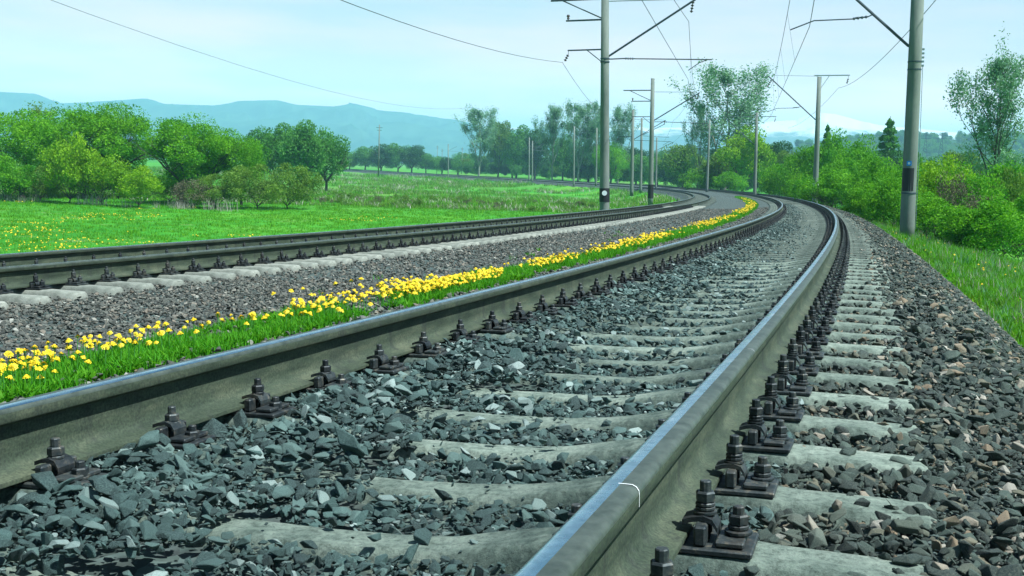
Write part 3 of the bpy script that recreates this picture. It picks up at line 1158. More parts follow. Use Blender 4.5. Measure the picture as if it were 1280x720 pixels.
rt = [tuft(190 + q, m_, 22, (.25, .7), .03, .8, .5) for q, m_ in enumerate((L_OLIVE, L_DRY, L_VERGE, L_OLIVE, L_VERGE))]
n = 15000
az = az0 + np.radians(RNG.uniform(-27, 12, n))
R = 112 + 330 * RNG.random(n) ** 1.5
X, Y = CX + R * np.sin(az), R * np.cos(az)
s_, L_ = SL(X, Y)
k = (L_ < -9.8) & (vnoise(X / 14, Y / 14, 71) + .6 * vnoise(X / 5, Y / 5, 72) > -.15)
X, Y, R = X[k], Y[k], R[k]
P = np.stack([X, Y, terrain(X, Y) - .05], -1)
rot = np.stack([X * 0, X * 0, RNG.uniform(0, 6.28, len(X))], -1)
scatter('grass', P, rot, RNG.uniform(.5, 1.3, len(X)) * (R / 130) ** .6, RNG.choice([0, 1, 2, 3, 4], len(X), p=[.27, .12, .22, .17, .22]), rt, 'rough olive and tan grass on the far side of the meadow')

# ------------------------------------------------------------------ dandelions
def flower_head(seed):
    r = random.Random(seed)
    mb_ = MB()
    for lay, (ro, ri, z0, z1, n) in enumerate(((.021, .006, -.003, .006, 18), (.017, .004, .003, .011, 15), (.011, .001, .009, .015, 11))):
        for k in range(n):
            a = 2 * pi * (k + r.uniform(-.25, .25)) / n
            w = .42 * 2 * pi / n
            rr = ro * r.uniform(.85, 1.1)
            V = [(ri * cos(a - w), ri * sin(a - w), z1), (rr * cos(a - w * .8), rr * sin(a - w * .8), z0 + r.uniform(-.001, .002)),
                 (rr * 1.03 * cos(a + w * .8), rr * 1.03 * sin(a + w * .8), z0 + r.uniform(-.001, .002)), (ri * cos(a + w), ri * sin(a + w), z1)]
            mb_.add(V, [(0, 1, 2, 3)], 0)
    mb_.lathe((0, 0, -.010), [(.003, 0), (.007, .004), (.007, .010), (.003, .014)], 8, 1)
    mb_.lathe((0, 0, .009), [(.009, 0), (.006, .005), (.002, .007)], 8, 2)
    return mb_
heads = [flower_head(q).mesh('flower_head', [M_YEL, M_STEM, M_YEL2]) for q in range(5)]
def stem_mesh(seed):
    r = random.Random(seed)
    mb_ = MB()
    a = r.uniform(0, 6.28)
    mb_.tube([(-.012 * cos(a), -.012 * sin(a), -.17), (-.004 * cos(a), -.004 * sin(a), -.08), (0, 0, -.006)], [.0024, .0022, .002], 5)
    return mb_.mesh('dandelion', M_STEM)
stems = [stem_mesh(q) for q in range(3)]
def flower_points(a, b, n):
    S, L = [], []
    while len(S) < n:
        s = RNG.uniform(a, b)
        if (9.6 < s < 10.9 or 12.4 < s < 14.4 or 20 < s < 27 or 36 < s < 42) and RNG.random() < .93:
            continue
        lo_, hi_ = strip_edges(np.array([s]))
        u = RNG.random()
        l = hi_[0] + (lo_[0] - hi_[0]) * (.1 + .95 * u)
        q = 1.5 * float(vnoise(np.array(s * .95), np.array(l * 1.6), 55)) + .35 * float(vnoise(np.array(s * 3.), np.array(l * 4), 56))
        if q + .55 > RNG.uniform(-.4, .75):
            S.append(s)
            L.append(l)
    return np.array(S), np.array(L)
s, L = flower_points(2.6, 7.6, 290)
P = to_xyz(s, L, bed(s, L))
for q in range(len(P)):
    h = RNG.uniform(.06, .13)
    o = link('dandelion', stems[q % 3])
    o.location = (P[q][0], P[q][1], P[q][2] + h)
    o.rotation_euler = (0, 0, RNG.uniform(0, 6.28))
    tag(o, 'yellow dandelion in bloom in the nearest part of the grass strip between the tracks', 'dandelion', 'dandelions in the grass strip')
    hd = link('flower_head', heads[q % 5], o)
    k = RNG.uniform(.55, 1.0)
    hd.scale = (k, k, k)
    hd.rotation_euler = (RNG.normal(0, .4), RNG.normal(0, .4), RNG.uniform(0, 6.28))
P, Sx = [], []
for (a, b, n, sc_) in ((7.6, 14, 470, .9), (14, 30, 440, 1.05), (30, 62, 260, 1.5), (62, 112, 130, 2.4)):
    s, L = flower_points(a, b, n)
    h = RNG.uniform(.06, .14, len(s))
    P.append(to_xyz(s, L, bed(s, L) + h))
    Sx.append(RNG.uniform(.8, 1.15, len(s)) * sc_)
s = RNG.uniform(6.3, 9, 7)
P.append(to_xyz(s, s * 0 - 3.0, bed(s, s * 0 - 3.0) + .13))
Sx.append(np.full(7, 1.))
P, Sx = np.concatenate(P), np.concatenate(Sx)
rot = np.stack([RNG.normal(0, .35, len(P)), RNG.normal(0, .35, len(P)), RNG.uniform(0, 6.28, len(P))], -1)
scatter('dandelions', P, rot, Sx, RNG.integers(0, 5, len(P)), heads, 'yellow dandelions further along the grass strip')
# meadow flowers, and those on the verge
n = 5200
az = az0 + np.radians(RNG.uniform(-27, 3, n))
R = 40 + 58 * RNG.random(n)
X, Y = CX + R * np.sin(az), R * np.cos(az)
k = (vnoise(X / 6, Y / 9, 61) + .5 * vnoise(X / 2, Y / 2, 62) > .38) & (SL(X, Y)[1] < -11)
X, Y = X[k], Y[k]
P = np.stack([X, Y, terrain(X, Y) + .2], -1)
n = 80
s = RNG.uniform(14, 60, n)
L = RNG.uniform(2.8, 4.6, n)
p2 = to_xyz(s, L, s * 0)
p2[:, 2] = terrain(p2[:, 0], p2[:, 1]) + .2
sc_ = np.concatenate([RNG.uniform(1.3, 2.4, len(P)), RNG.uniform(.6, 1.1, n)])
P = np.concatenate([P, p2])
rot = np.stack([RNG.normal(0, .35, len(P)), RNG.normal(0, .35, len(P)), RNG.uniform(0, 6.28, len(P))], -1)
scatter('meadow_flowers', P, rot, sc_, RNG.integers(0, 5, len(P)), heads, 'small yellow flowers dotted over the meadow and verge')

# ================================================================== TREES
def leaf_quads(C, size, flat=.35):
    """C: Nx3 centres -> verts, faces of randomly turned leaf-shaped quads"""
    n = len(C)
    a = RNG.normal(size=(n, 3))
    a /= np.linalg.norm(a, axis=1)[:, None]
    b = RNG.normal(size=(n, 3))
    b -= (a * b).sum(1)[:, None] * a
    b /= np.linalg.norm(b, axis=1)[:, None]
    sz = (size * RNG.uniform(.6, 1.35, n))[:, None]
    V = np.stack([C - a * sz, C + b * sz * .55, C + a * sz, C - b * sz * .55], 1).reshape(-1, 3)
    F = np.arange(4 * n).reshape(n, 4)
    return V, F

def limbs(seed, H, trunk_h, r0, spread, levels=3, n0=5, up=.5, leader=0):
    r = random.Random(seed)
    mb_ = MB()
    tips = []
    def grow(p, d, l, rad, lev):
        pts, rr = [p], [rad]
        q, dd = p.copy(), d.copy()
        k = 4
        for i in range(k):
            dd = (dd + Vector((r.gauss(0, .13), r.gauss(0, .13), r.gauss(0, .08) + up * .10))).normalized()
            q = q + dd * l / k
            pts.append(q.copy())
            rr.append(rad * (1 - .6 * (i + 1) / k))
            if lev >= 1:
                tips.append((q.copy(), lev))
        mb_.tube(pts, rr, 6 if lev == 0 else 4, cap=False)
        if lev < levels:
            for j in range(r.randint(3, 4)):
                i = r.randint(2, k)
                a = r.uniform(0, 2 * pi)
                side = Vector((cos(a), sin(a), r.uniform(0, up))) * spread
                nd = (dd + side).normalized()
                grow(pts[i].copy(), nd, l * r.uniform(.5, .72), rr[i] * .75, lev + 1)
    top = Vector((r.uniform(-.03, .03) * H, r.uniform(-.03, .03) * H, trunk_h))
    mb_.tube([Vector((0, 0, -.3)), Vector((0, 0, .02 * H)), top * .5, top], [r0 * 1.4, r0 * 1.1, r0, r0 * .85], 8, cap=False)
    if leader:
        pts, rr, q = [top.copy()], [r0 * .8], top.copy()
        for i in range(9):
            q = q + Vector((r.gauss(0, .012) * H, r.gauss(0, .012) * H, (H - trunk_h) * .98 / 9))
            pts.append(q.copy())
            rr.append(r0 * (.8 - .078 * (i + 1)))
            tips.append((q.copy(), 1))
        mb_.tube(pts, rr, 6, cap=False)
        for j in range(15):
            t = (j + r.random()) / 15.
            i = min(8, int(t * 9))
            a = j * 2.4 + r.uniform(-.5, .5)
            w = math.sin(pi * (.16 + .80 * t)) ** .7
            d = Vector((cos(a), sin(a), r.uniform(.85, 1.5))).normalized()
            grow(pts[i].copy(), d, H * leader * w * r.uniform(.75, 1.15), rr[i] * .6, 1)
        n0 = 3
        spread *= .55
    for j in range(n0):
        a = 2 * pi * (j + r.uniform(-.3, .3)) / n0
        d = Vector((cos(a) * spread, sin(a) * spread, 1.0 * r.uniform(.7, 1.2))).normalized()
        grow(top.copy(), d, (H - trunk_h) * r.uniform(.42, .58), r0 * .6, 0)
    return mb_, tips

def crown_bushy(seed, H, W, z0, nl, size, lobes=26, hollow=.5):
    """uneven crown: leaf clumps over many small lobes of different size"""
    r = np.random.default_rng(seed)
    cz = (H + z0) / 2
    hz_ = (H - z0) / 2
    C = []
    lb = []
    for k in range(lobes):
        th = r.uniform(0, 2 * pi)
        u = r.uniform(-1, 1)
        rad = r.uniform(.35, .82)
        c = np.array([cos(th) * (1 - u * u) ** .5 * W * rad, sin(th) * (1 - u * u) ** .5 * W * rad, cz + u * hz_ * rad])
        lb.append((c, r.uniform(.16, .36) * min(W, hz_) * 1.15))
    per = nl // lobes
    for c, rad in lb:
        m_ = int(per * r.uniform(.6, 1.4))
        d = r.normal(size=(m_, 3))
        d /= np.linalg.norm(d, axis=1)[:, None]
        rr = rad * (hollow + (1.15 - hollow) * r.random(m_) ** .6)
        p = c + d * rr[:, None] * np.array([1.15, 1.15, .85])
        C.append(p)
    C = np.concatenate(C)
    C = C[C[:, 2] > z0 * .5]
    return leaf_quads(C, size)

def crown_airy(seed, tips, per, spread, size, minlev=1):
    r = np.random.default_rng(seed)
    C = []
    for p, lev in tips:
        if lev < minlev:
            continue
        m_ = r.integers(max(1, per // 2), per + per // 2)
        q = np.array(p) + r.normal(size=(m_, 3)) * spread * r.uniform(.5, 1.3)
        C.append(q)
    return leaf_quads(np.concatenate(C), size)

def norm_mesh(me):
    return me

TREES = {}
def make_kind(kind, seed, leafm, barkm, H, W, z0, style, nl, size):
    if style == 'bushy':
        mb_, tips = limbs(seed, H * .9, z0 * 1.1 + .1, H * .022, .8, 2, 5, .3)
        V, F = crown_bushy(seed, H, W, z0, nl, size)
    elif style == 'shrub':
        mb_, tips = limbs(seed, H * .85, H * .06, H * .012, 1.1, 2, 7, .3)
        V, F = crown_bushy(seed, H, W, z0, nl, size, 30, .35)
    elif style == 'airy':
        mb_, tips = limbs(seed, H, z0, H * .013, .78 if kind == 'airy_dark' else .62, 3, 6, 1.0, .26 if kind == 'airy_dark' else .24)
        V, F = crown_airy(seed, tips, nl, H * .022, size)
    elif style == 'conifer':
        mb_ = MB()
        mb_.tube([(0, 0, -.3), (0, 0, H * .5), (0, 0, H)], [H * .02, H * .012, .02], 6)
        r = np.random.default_rng(seed)
        n = nl
        t = r.random(n) ** .8
        a = r.uniform(0, 2 * pi, n)
        lay = np.floor(t * 13) / 13
        rad = W * (1 - t) ** .8 * r.uniform(.3, 1, n) * (.75 + .25 * np.sin(a * 5 + lay * 30))
        C = np.stack([rad * np.cos(a), rad * np.sin(a), z0 + (H - z0) * lay - rad * .18 + r.normal(0, .12, n)], -1)
        V, F = leaf_quads(C, size)
    tr_ = mb_.mesh('trunk', barkm, True)
    cr2 = np_mesh('crown', V, F, leafm)
    TREES[kind] = (tr_, cr2, H, W)

make_kind('willow_a', 1, L_WILLOW, M_BARK, 8, 3.3, 1.6, 'bushy', 23000, .075)
make_kind('willow_b', 2, L_WILLOW, M_BARK, 8, 2.9, 1.9, 'bushy', 21000, .075)
make_kind('willow_c', 3, L_WILLOW, M_BARK, 8, 3.6, 1.2, 'bushy', 22000, .075)
make_kind('yellow_shrub', 4, L_YELLOW, M_BARK, 4, 2.6, .3, 'shrub', 9000, .075)
make_kind('green_shrub', 5, L_WILLOW, M_BARK, 4, 2.8, .2, 'shrub', 11000, .07)
make_kind('green_shrub_b', 6, L_VERGE, M_BARK, 4, 2.7, .2, 'shrub', 11000, .07)
make_kind('olive_tree', 7, L_OLIVE, M_BARK, 8, 3.4, 1.2, 'bushy', 12000, .12)
make_kind('yellow_tree', 8, L_YELLOW, M_BARK, 8, 3.5, 1.2, 'bushy', 13000, .12)
make_kind('dark_tree', 9, L_DARK, M_BARK, 8, 3.0, 1.2, 'bushy', 12000, .13)
make_kind('blue_tree', 10, L_BLUE, M_BARK, 8, 3.4, 1.2, 'bushy', 12000, .13)
make_kind('poplar', 11, L_PALE, M_BARKP, 24, 7, 5, 'airy', 9, .18)
make_kind('poplar_b', 12, L_PALE, M_BARKP, 24, 7, 6, 'airy', 9, .18)
make_kind('airy_dark', 13, L_PALE, M_BARK, 14, 5, 3.2, 'airy', 10, .11)
make_kind('bare_tree', 14, L_OLIVE, M_BARK, 10, 4, 2, 'airy', 3, .12)
make_kind('conifer', 15, L_BLUE, M_BARK, 10, 3.2, .8, 'conifer', 9000, .16)
make_kind('thicket', 16, L_BROWN, M_BARK, 3, 2.2, .1, 'shrub', 5000, .05)
make_kind('olive_shrub', 17, L_OLIVE, M_BARK, 4, 3.2, .1, 'shrub', 10000, .07)

def measured(kind):
    me = TREES[kind][1]
    co = np.empty(len(me.vertices) * 3, np.float32)
    me.vertices.foreach_get('co', co)
    co = co.reshape(-1, 3)
    z = np.percentile(co[:, 2], 99.7)
    w = np.percentile(np.abs(co[:, 0]), 98)
    return float(z), float(w)
MEAS = {k: measured(k) for k in TREES}
def mistle(seed):
    r = random.Random(seed)
    V, F = leaf_quads(RNG.normal(size=(160, 3)) * .30, .16)
    return np_mesh('mistletoe', V, F, L_DARK)
MIST = mistle(3)

def plant(name, kind, px, top, wpx, d, label, cat='tree', group=None, sink=0., nm=0, base=None):
    """tree at bearing px and distance d, crown top and half width given as seen sizes"""
    g = at(px, 230, d)
    z = gz(g.x, g.y) if base is None else at(px, base, d).z
    t = at(px, top, d).z
    tr_, cr2, H, W = TREES[kind]
    mz, mw = MEAS[kind]
    z -= sink
    sz = (t - z) / mz
    sw = (wpx * d / FPX) / mw
    o = link(name, None)
    o.location = (g.x, g.y, z)
    rz = random.uniform(0, 6.28)
    o.rotation_euler = (0, 0, rz)
    tag(o, label, cat, group)
    a = link('trunk', tr_, o)
    b = link('crown', cr2, o)
    a.scale = b.scale = (sw, sw, sz)
    if nm:
        co = np.array([v.co[:] for v in cr2.vertices])
        hi = co[(co[:, 2] > H * .45)]
        for q in range(nm):
            c = hi[RNG.integers(0, len(hi))]
            m_ = link('mistletoe', MIST, o)
            m_.location = (c[0] * sw * .9, c[1] * sw * .9, c[2] * sz * .97)
            k = RNG.uniform(.8, 1.6) * d / 300
            m_.scale = (k, k, k)
    return o

PG = 'trees at the edge of the meadow'
plant('willow_tree', 'willow_c', 28, 139, 58, 98, 'bright green willow with a dark trunk at the left edge of the photo', 'tree', PG)
plant('bare_tree', 'bare_tree', 62, 129, 30, 118, 'thin brownish half-bare tree rising behind the bright green willows', 'tree', PG)
plant('willow_tree', 'willow_a', 106, 133, 48, 104, 'tallest bright green willow behind the yellow-green bushes', 'tree', PG)
plant('willow_tree', 'willow_b', 150, 131, 42, 106, 'broad bright green willow left of the gap where the mountains show', 'tree', PG)
plant('willow_tree', 'willow_a', 226, 145, 42, 98, 'round bright green willow with forked trunk, just right of the gap', 'tree', PG)
plant('willow_tree', 'willow_b', 266, 159, 40, 100, 'smaller green willow to the right of the forked one', 'tree', PG)
plant('willow_tree', 'willow_c', 302, 171, 30, 102, 'lowest green willow at the right end of the row', 'tree', PG)
plant('willow_shrub', 'yellow_shrub', 86, 168, 36, 92, 'tall yellow-green bush in front of the tallest willow', 'bush')
plant('willow_shrub', 'yellow_shrub', 128, 188, 36, 91, 'yellow-green bush sloping down towards the meadow, middle one of three', 'bush')
plant('willow_shrub', 'yellow_shrub', 172, 208, 32, 90, 'low bright yellow-green bush at the tip of the slope', 'bush')
plant('willow_shrub', 'green_shrub', 6, 192, 34, 92, 'grey-green bush under the willow at the left edge', 'bush')
plant('olive_bush', 'olive_shrub', 322, 206, 42, 96, 'dense olive green bush at the end of the willow row', 'bush')
plant('olive_bush', 'olive_shrub', 360, 205, 36, 99, 'thin brownish olive bush, the farther right of the pair', 'bush')
plant('olive_bush', 'olive_shrub', 268, 218, 34, 94, 'low grey-olive scrub below the smaller willow', 'bush')
plant('olive_bush', 'olive_shrub', 50, 208, 34, 95, 'dark low bush between the left willow and the tall yellow-green bush', 'bush')
plant('olive_bush', 'green_shrub_b', 212, 214, 34, 103, 'shaded low bush under the forked willow', 'bush')
plant('olive_bush', 'green_shrub_b', 110, 212, 50, 108, 'wide low thicket seen beneath the two broad willows', 'bush')
plant('olive_bush', 'thicket', 240, 224, 26, 93, 'low grey twiggy bush at the foot of the forked willow', 'bush')
PD = 'dark trees behind the olive bushes'
plant('broadleaf_tree', 'blue_tree', 345, 156, 26, 190, 'dark bluish green tree, left one of the clump behind the olive bushes', 'tree', PD)
plant('broadleaf_tree', 'blue_tree', 382, 153, 30, 185, 'dark green dome-shaped tree, tallest of the clump behind the olive bushes', 'tree', PD)
plant('broadleaf_tree', 'blue_tree', 408, 166, 28, 195, 'dark green tree at the right end of the clump behind the bushes', 'tree', PD)
plant('broadleaf_tree', 'dark_tree', 325, 165, 20, 200, 'dark narrow tree just showing behind the lowest willow', 'tree', PD)
PF = 'far row of grey-green trees'
for (px, tp, w, k) in ((436, 190, 12, 'willow_b'), (456, 184, 16, 'blue_tree'), (476, 181, 16, 'dark_tree'), (497, 180, 16, 'blue_tree'), (514, 182, 14, 'dark_tree'), (532, 192, 12, 'blue_tree'), (552, 196, 14, 'blue_tree'), (572, 200, 14, 'dark_tree')):
    plant('far_tree', k, px, tp, w, 560, 'small grey-green tree in the far row at the end of the meadow', 'tree', PF)
PT = 'tall trees behind the bend of the line'
plant('poplar', 'poplar', 598, 133, 25, 470, 'tall pale poplar with mistletoe, standing alone left of the dark wood', 'tree', PT, nm=14)
for (px, tp, w, k, lb) in ((622, 152, 16, 'olive_tree', 'tree leaning against the right side of the lone poplar'), (645, 158, 20, 'blue_tree', 'dark tree in the middle of the wood by the bend'),
                        (668, 165, 18, 'dark_tree', 'dark rounded tree near the paired thin poles'), (640, 180, 16, 'willow_c', 'low green tree at the foot of the dark wood')):
    plant('broadleaf_tree', k, px, tp, w, 480, lb, 'tree', PT)
plant('poplar', 'poplar_b', 690, 132, 22, 405, 'pale poplar full of mistletoe balls left of the thick mast', 'tree', PT, nm=16)
plant('poplar', 'poplar', 722, 127, 25, 400, 'pale poplar just left of the thick mast, mistletoe in its top', 'tree', PT, nm=9)
plant('poplar', 'poplar_b', 744, 128, 22, 398, 'pale poplar partly hidden by the thick mast', 'tree', PT, nm=6)
plant('poplar', 'poplar', 772, 131, 21, 395, 'pale poplar just right of the thick mast', 'tree', PT, nm=6)
plant('broadleaf_tree', 'willow_a', 762, 180, 20, 340, 'bright green round tree low beside the thick mast', 'tree', PT)
for (px, tp, w, k, lb) in ((703, 170, 18, 'blue_tree', 'dark tree under the mistletoe poplars'), (735, 180, 20, 'dark_tree', 'dark tree under the poplars next to the mast'), (795, 185, 16, 'dark_tree', 'dark tree behind the group of thin masts'), (822, 190, 14, 'blue_tree', 'dark bluish tree right of the thin masts')):
    plant('broadleaf_tree', k, px, tp, w, 420, lb, 'tree', PT)
PM = 'trees in the middle beyond the bend'
plant('broadleaf_tree', 'olive_tree', 852, 181, 26, 285, 'round olive green tree beyond the bend, left of the great poplar', 'tree', PM)
plant('poplar', 'poplar', 905, 78, 54, 232, 'great airy poplar with wide spreading crown above the bend', 'tree', PM, nm=3)
plant('poplar', 'poplar_b', 872, 128, 20, 240, 'slender pale tree against the left side of the great poplar', 'tree', PM)
plant('willow_tree', 'yellow_tree', 928, 160, 34, 205, 'yellow-green willow below the great poplar', 'tree', PM)
plant('broadleaf_tree', 'olive_tree', 902, 192, 24, 215, 'olive tree at the foot of the great poplar', 'tree', PM)
plant('broadleaf_tree', 'dark_tree', 962, 178, 22, 225, 'grey-green tree right of the yellow-green willow', 'tree', PM)
plant('broadleaf_tree', 'olive_tree', 985, 190, 18, 215, 'dull green tree between the willow and the next mast', 'tree', PM)
plant('broadleaf_tree', 'green_shrub', 872, 212, 22, 215, 'low green bush by the rails beyond the bend', 'bush')
plant('broadleaf_tree', 'green_shrub_b', 915, 215, 24, 190, 'low green bush at the foot of the yellow-green willow', 'bush')
PR = 'green bushes right of the line'
R_ = [('green_bush', 'green_shrub', 1038, 164, 30, 118, 'bright green tall bush just right of the second mast'),
      ('green_bush', 'green_shrub_b', 1000, 184, 26, 125, 'green bush left of the second mast'),
      ('green_bush', 'green_shrub', 1070, 172, 26, 105, 'green bush between the second mast and the thick right mast'),
      ('green_bush', 'green_shrub_b', 1048, 200, 32, 90, 'green bush low in front of the tall bright one'),
      ('green_bush', 'green_shrub_b', 975, 205, 22, 130, 'small green bush near the rails left of the second mast'),
      ('green_bush', 'green_shrub', 1000, 218, 18, 100, 'yellowish green bush low beside the second mast'),
      ('green_bush', 'green_shrub_b', 1098, 196, 30, 70, 'green bush just left of the thick right mast'),
      ('green_bush', 'green_shrub', 1086, 226, 26, 52, 'light green low bush on the verge left of the thick right mast'),
      ('green_bush', 'green_shrub_b', 1130, 212, 30, 62, 'green bush directly behind the thick right mast'),
      ('green_bush', 'yellow_shrub', 1178, 196, 36, 52, 'yellowish green bush arching right of the thick right mast'),
      ('green_bush', 'green_shrub_b', 1228, 222, 34, 46, 'green bush below the slender airy tree'),
      ('green_bush', 'olive_shrub', 1262, 212, 30, 48, 'grey olive bush at the right edge of the photo'),
      ('green_bush', 'green_shrub', 1285, 240, 36, 36, 'dark green bush cut by the right edge of the photo'),
      ('green_bush', 'green_shrub_b', 1215, 262, 36, 34, 'low green bush in front of the brown thicket'),
      ('green_bush', 'green_shrub', 1160, 236, 24, 46, 'small green bush touching the right side of the thick mast')]
R_ += [('green_bush', 'green_shrub', 1040, 214, 34, 76, 'light green bush at the verge left of the thick mast, farthest of the low row'),
       ('green_bush', 'green_shrub_b', 1118, 222, 34, 48, 'low green bush at the foot of the thick right mast, on its left'),
       ('green_bush', 'green_shrub', 1172, 244, 36, 38, 'low bright bush on the verge just right of the thick mast'),
       ('green_bush', 'green_shrub_b', 1248, 250, 44, 33, 'leafy bush below the brown twigs near the right edge'),
       ('green_bush', 'green_shrub', 1180, 205, 44, 60, 'tall green bush behind the yellowish arching one'),
       ('green_bush', 'green_shrub_b', 1245, 205, 46, 62, 'tall green bush at the foot of the slender airy tree'),
       ('green_bush', 'green_shrub', 1138, 198, 36, 80, 'green bush seen on both sides of the thick right mast'),
       ('green_bush', 'green_shrub_b', 1065, 186, 38, 96, 'green bush filling the space between the two right masts'),
       ('green_bush', 'green_shrub', 985, 212, 30, 140, 'low green bush where the rails pass behind the second mast')]
for (n_, k, px, tp, w, d, lb) in R_:
    w = w * 1.25
    plant(n_, k, px, tp, w, d, lb, 'bush', PR, sink=.15)
plant('brown_thicket', 'thicket', 1198, 216, 26, 42, 'dark brown tangle of bare twigs among the green bushes', 'bush', sink=.1)
plant('brown_thicket', 'thicket', 1228, 246, 24, 38, 'smaller brown twig tangle lower to the right', 'bush', sink=.1)
plant('slender_tree', 'airy_dark', 1238, 58, 46, 100, 'slender dark-trunked tree with airy pale leaves at the right', 'tree', nm=3)
plant('conifer', 'conifer', 1107, 151, 24, 175, 'dark bluish conifer between the two right masts', 'tree')
plant('conifer', 'conifer', 1030, 158, 14, 170, 'small dark conifer top behind the tall bright bush', 'tree')
for (px, tp, w, k, lb) in ((1150, 192, 26, 'blue_tree', 'bluish green tree behind the thick right mast'), (1200, 190, 28, 'olive_tree', 'dull green tree behind the arching bush'), (1262, 188, 28, 'blue_tree', 'bluish tree behind the slender airy tree'), (1075, 186, 24, 'blue_tree', 'bluish tree below the dark conifer'), (1108, 190, 24, 'dark_tree', 'dark tree in front of the forested hill')):
    plant('broadleaf_tree', k, px, tp, w, 150, lb, 'tree', 'trees below the forested hill')

# dry reeds at the foot of the willows, brown scrub across the meadow, distant woods
def stalks(seed, n=26, h=(.5, 1.5)):
    r = random.Random(seed)
    mb_ = MB()
    for _ in range(n):
        a = r.uniform(0, 6.28)
        l = r.uniform(*h)
        le = r.uniform(0, .55)
        x, y = r.gauss(0, .5), r.gauss(0, .5)
        mb_.tube([(x, y, 0), (x + cos(a) * le * l * .4, y + sin(a) * le * l * .4, l * .6), (x + cos(a) * le * l, y + sin(a) * le * l, l)], [.022, .018, .008], 3, cap=False)
    return mb_.mesh('stalks', L_DRY)
STK = [stalks(q) for q in range(4)]
P = []
for q in range(18):
    px = RNG.uniform(-30, 300)
    p = at(px, 240, RNG.uniform(88, 93))
    P.append((p.x, p.y, 0))
P = np.array(P)
P[:, 2] = terrain(P[:, 0], P[:, 1])
rot = np.stack([P[:, 0] * 0, P[:, 0] * 0, RNG.uniform(0, 6.28, len(P))], -1)
scatter('dry_reeds', P, rot, RNG.uniform(.4, .9, len(P)), RNG.integers(0, 4, len(P)), STK, 'pale dry stalks at the foot of the willow row')

SCR = [TREES['thicket'][1], TREES['olive_shrub'][1]]
P, Sx, I_ = [], [], []
for q in range(210):
    px = RNG.uniform(372, 748)
    d = RNG.uniform(112, 165)
    p = at(px, 240, d)
    P.append((p.x, p.y, 0))
    Sx.append(RNG.uniform(.08, .34) * (.6 + .6 * float(vnoise(np.array(px / 25.), np.array(d / 9.), 77)) ** 2))
    I_.append(int(RNG.random() < .5))
P = np.array(P)
P[:, 2] = terrain(P[:, 0], P[:, 1])
k = SL(P[:, 0], P[:, 1])[1] < -12
rot = np.stack([P[:, 0] * 0, P[:, 0] * 0, RNG.uniform(0, 6.28, len(P))], -1)
scatter('scrub', P[k], rot[k], np.array(Sx)[k], np.array(I_)[k], SCR, 'low brown scrub in a line across the far side of the meadow')

WD = [TREES[q][1] for q in ('blue_tree', 'dark_tree', 'olive_tree', 'blue_tree')]
P, Sx = [], []
for q in range(420):
    px = RNG.uniform(-60, 1400)
    d = RNG.uniform(640, 820)
    p = at(px, 200, d)
    P.append((p.x, p.y, -5.6))
    Sx.append(RNG.uniform(.8, 1.5) * (1.25 if px > 560 else .8))
P = np.array(P)
k = SL(P[:, 0], P[:, 1])[1]
kk = np.abs(k) > 25
Sx = np.array(Sx)[kk]
P = P[kk]
for (n, s0, s1, l0, l1, a, b) in ((230, 215, 430, 34, 90, .9, 1.6), (150, 70, 215, 45, 110, .55, 1.0), (90, 430, 560, 30, 80, .7, 1.2)):
    s = RNG.uniform(s0, s1, n)
    L = RNG.uniform(l0, l1, n)
    p = to_xyz(s, L, s * 0)
    p[:, 2] = terrain(p[:, 0], p[:, 1]) - .3
    P = np.concatenate([P, p])
    Sx = np.concatenate([Sx, RNG.uniform(a, b, n)])
kk = np.ones(len(P), bool)
rot = np.stack([P[:, 0] * 0, P[:, 0] * 0, RNG.uniform(0, 6.28, len(P))], -1)
scatter('distant_wood', P[kk], rot[kk], np.array(Sx)[kk], RNG.integers(0, 4, len(P))[kk], WD, 'far-off belt of trees in front of the mountains')
# woodland clothing the hill on the right
hill = bpy.data.objects['forested_hill'].data
hc = np.array([v.co[:] for v in hill.vertices]).reshape(260, 41, 3)
P = []
for q in range(2600):
    i, j = RNG.integers(0, 259), RNG.integers(2, 23)
    u, w = RNG.random(2)
    P.append(hc[i, j] * (1 - u) * (1 - w) + hc[i + 1, j] * u * (1 - w) + hc[i, j + 1] * (1 - u) * w + hc[i + 1, j + 1] * u * w)
P = np.array(P)
P[:, 2] -= 1
rot = np.stack([P[:, 0] * 0, P[:, 0] * 0, RNG.uniform(0, 6.28, len(P))], -1)
scatter('hill_wood', P, rot, RNG.uniform(1., 1.9, len(P)), RNG.integers(0, 4, len(P)), WD, 'forest covering the low hill at the right')

# ================================================================== MASTS AND WIRES
def insulator(mb_, a, b, n=4, r=.075, mat_=0):
    a, b = Vector(a), Vector(b)
    d = b - a
    l = d.length
    prof = []
    for k in range(n):
        z = l * (k + .15) / n
        prof += [(.02, z), (r, z + l * .25 / n), (r * .8, z + l * .5 / n), (.02, z + l * .7 / n)]
    mb_.lathe(a, [(.018, 0)] + prof + [(.018, l)], 8, mat_, d.normalized())

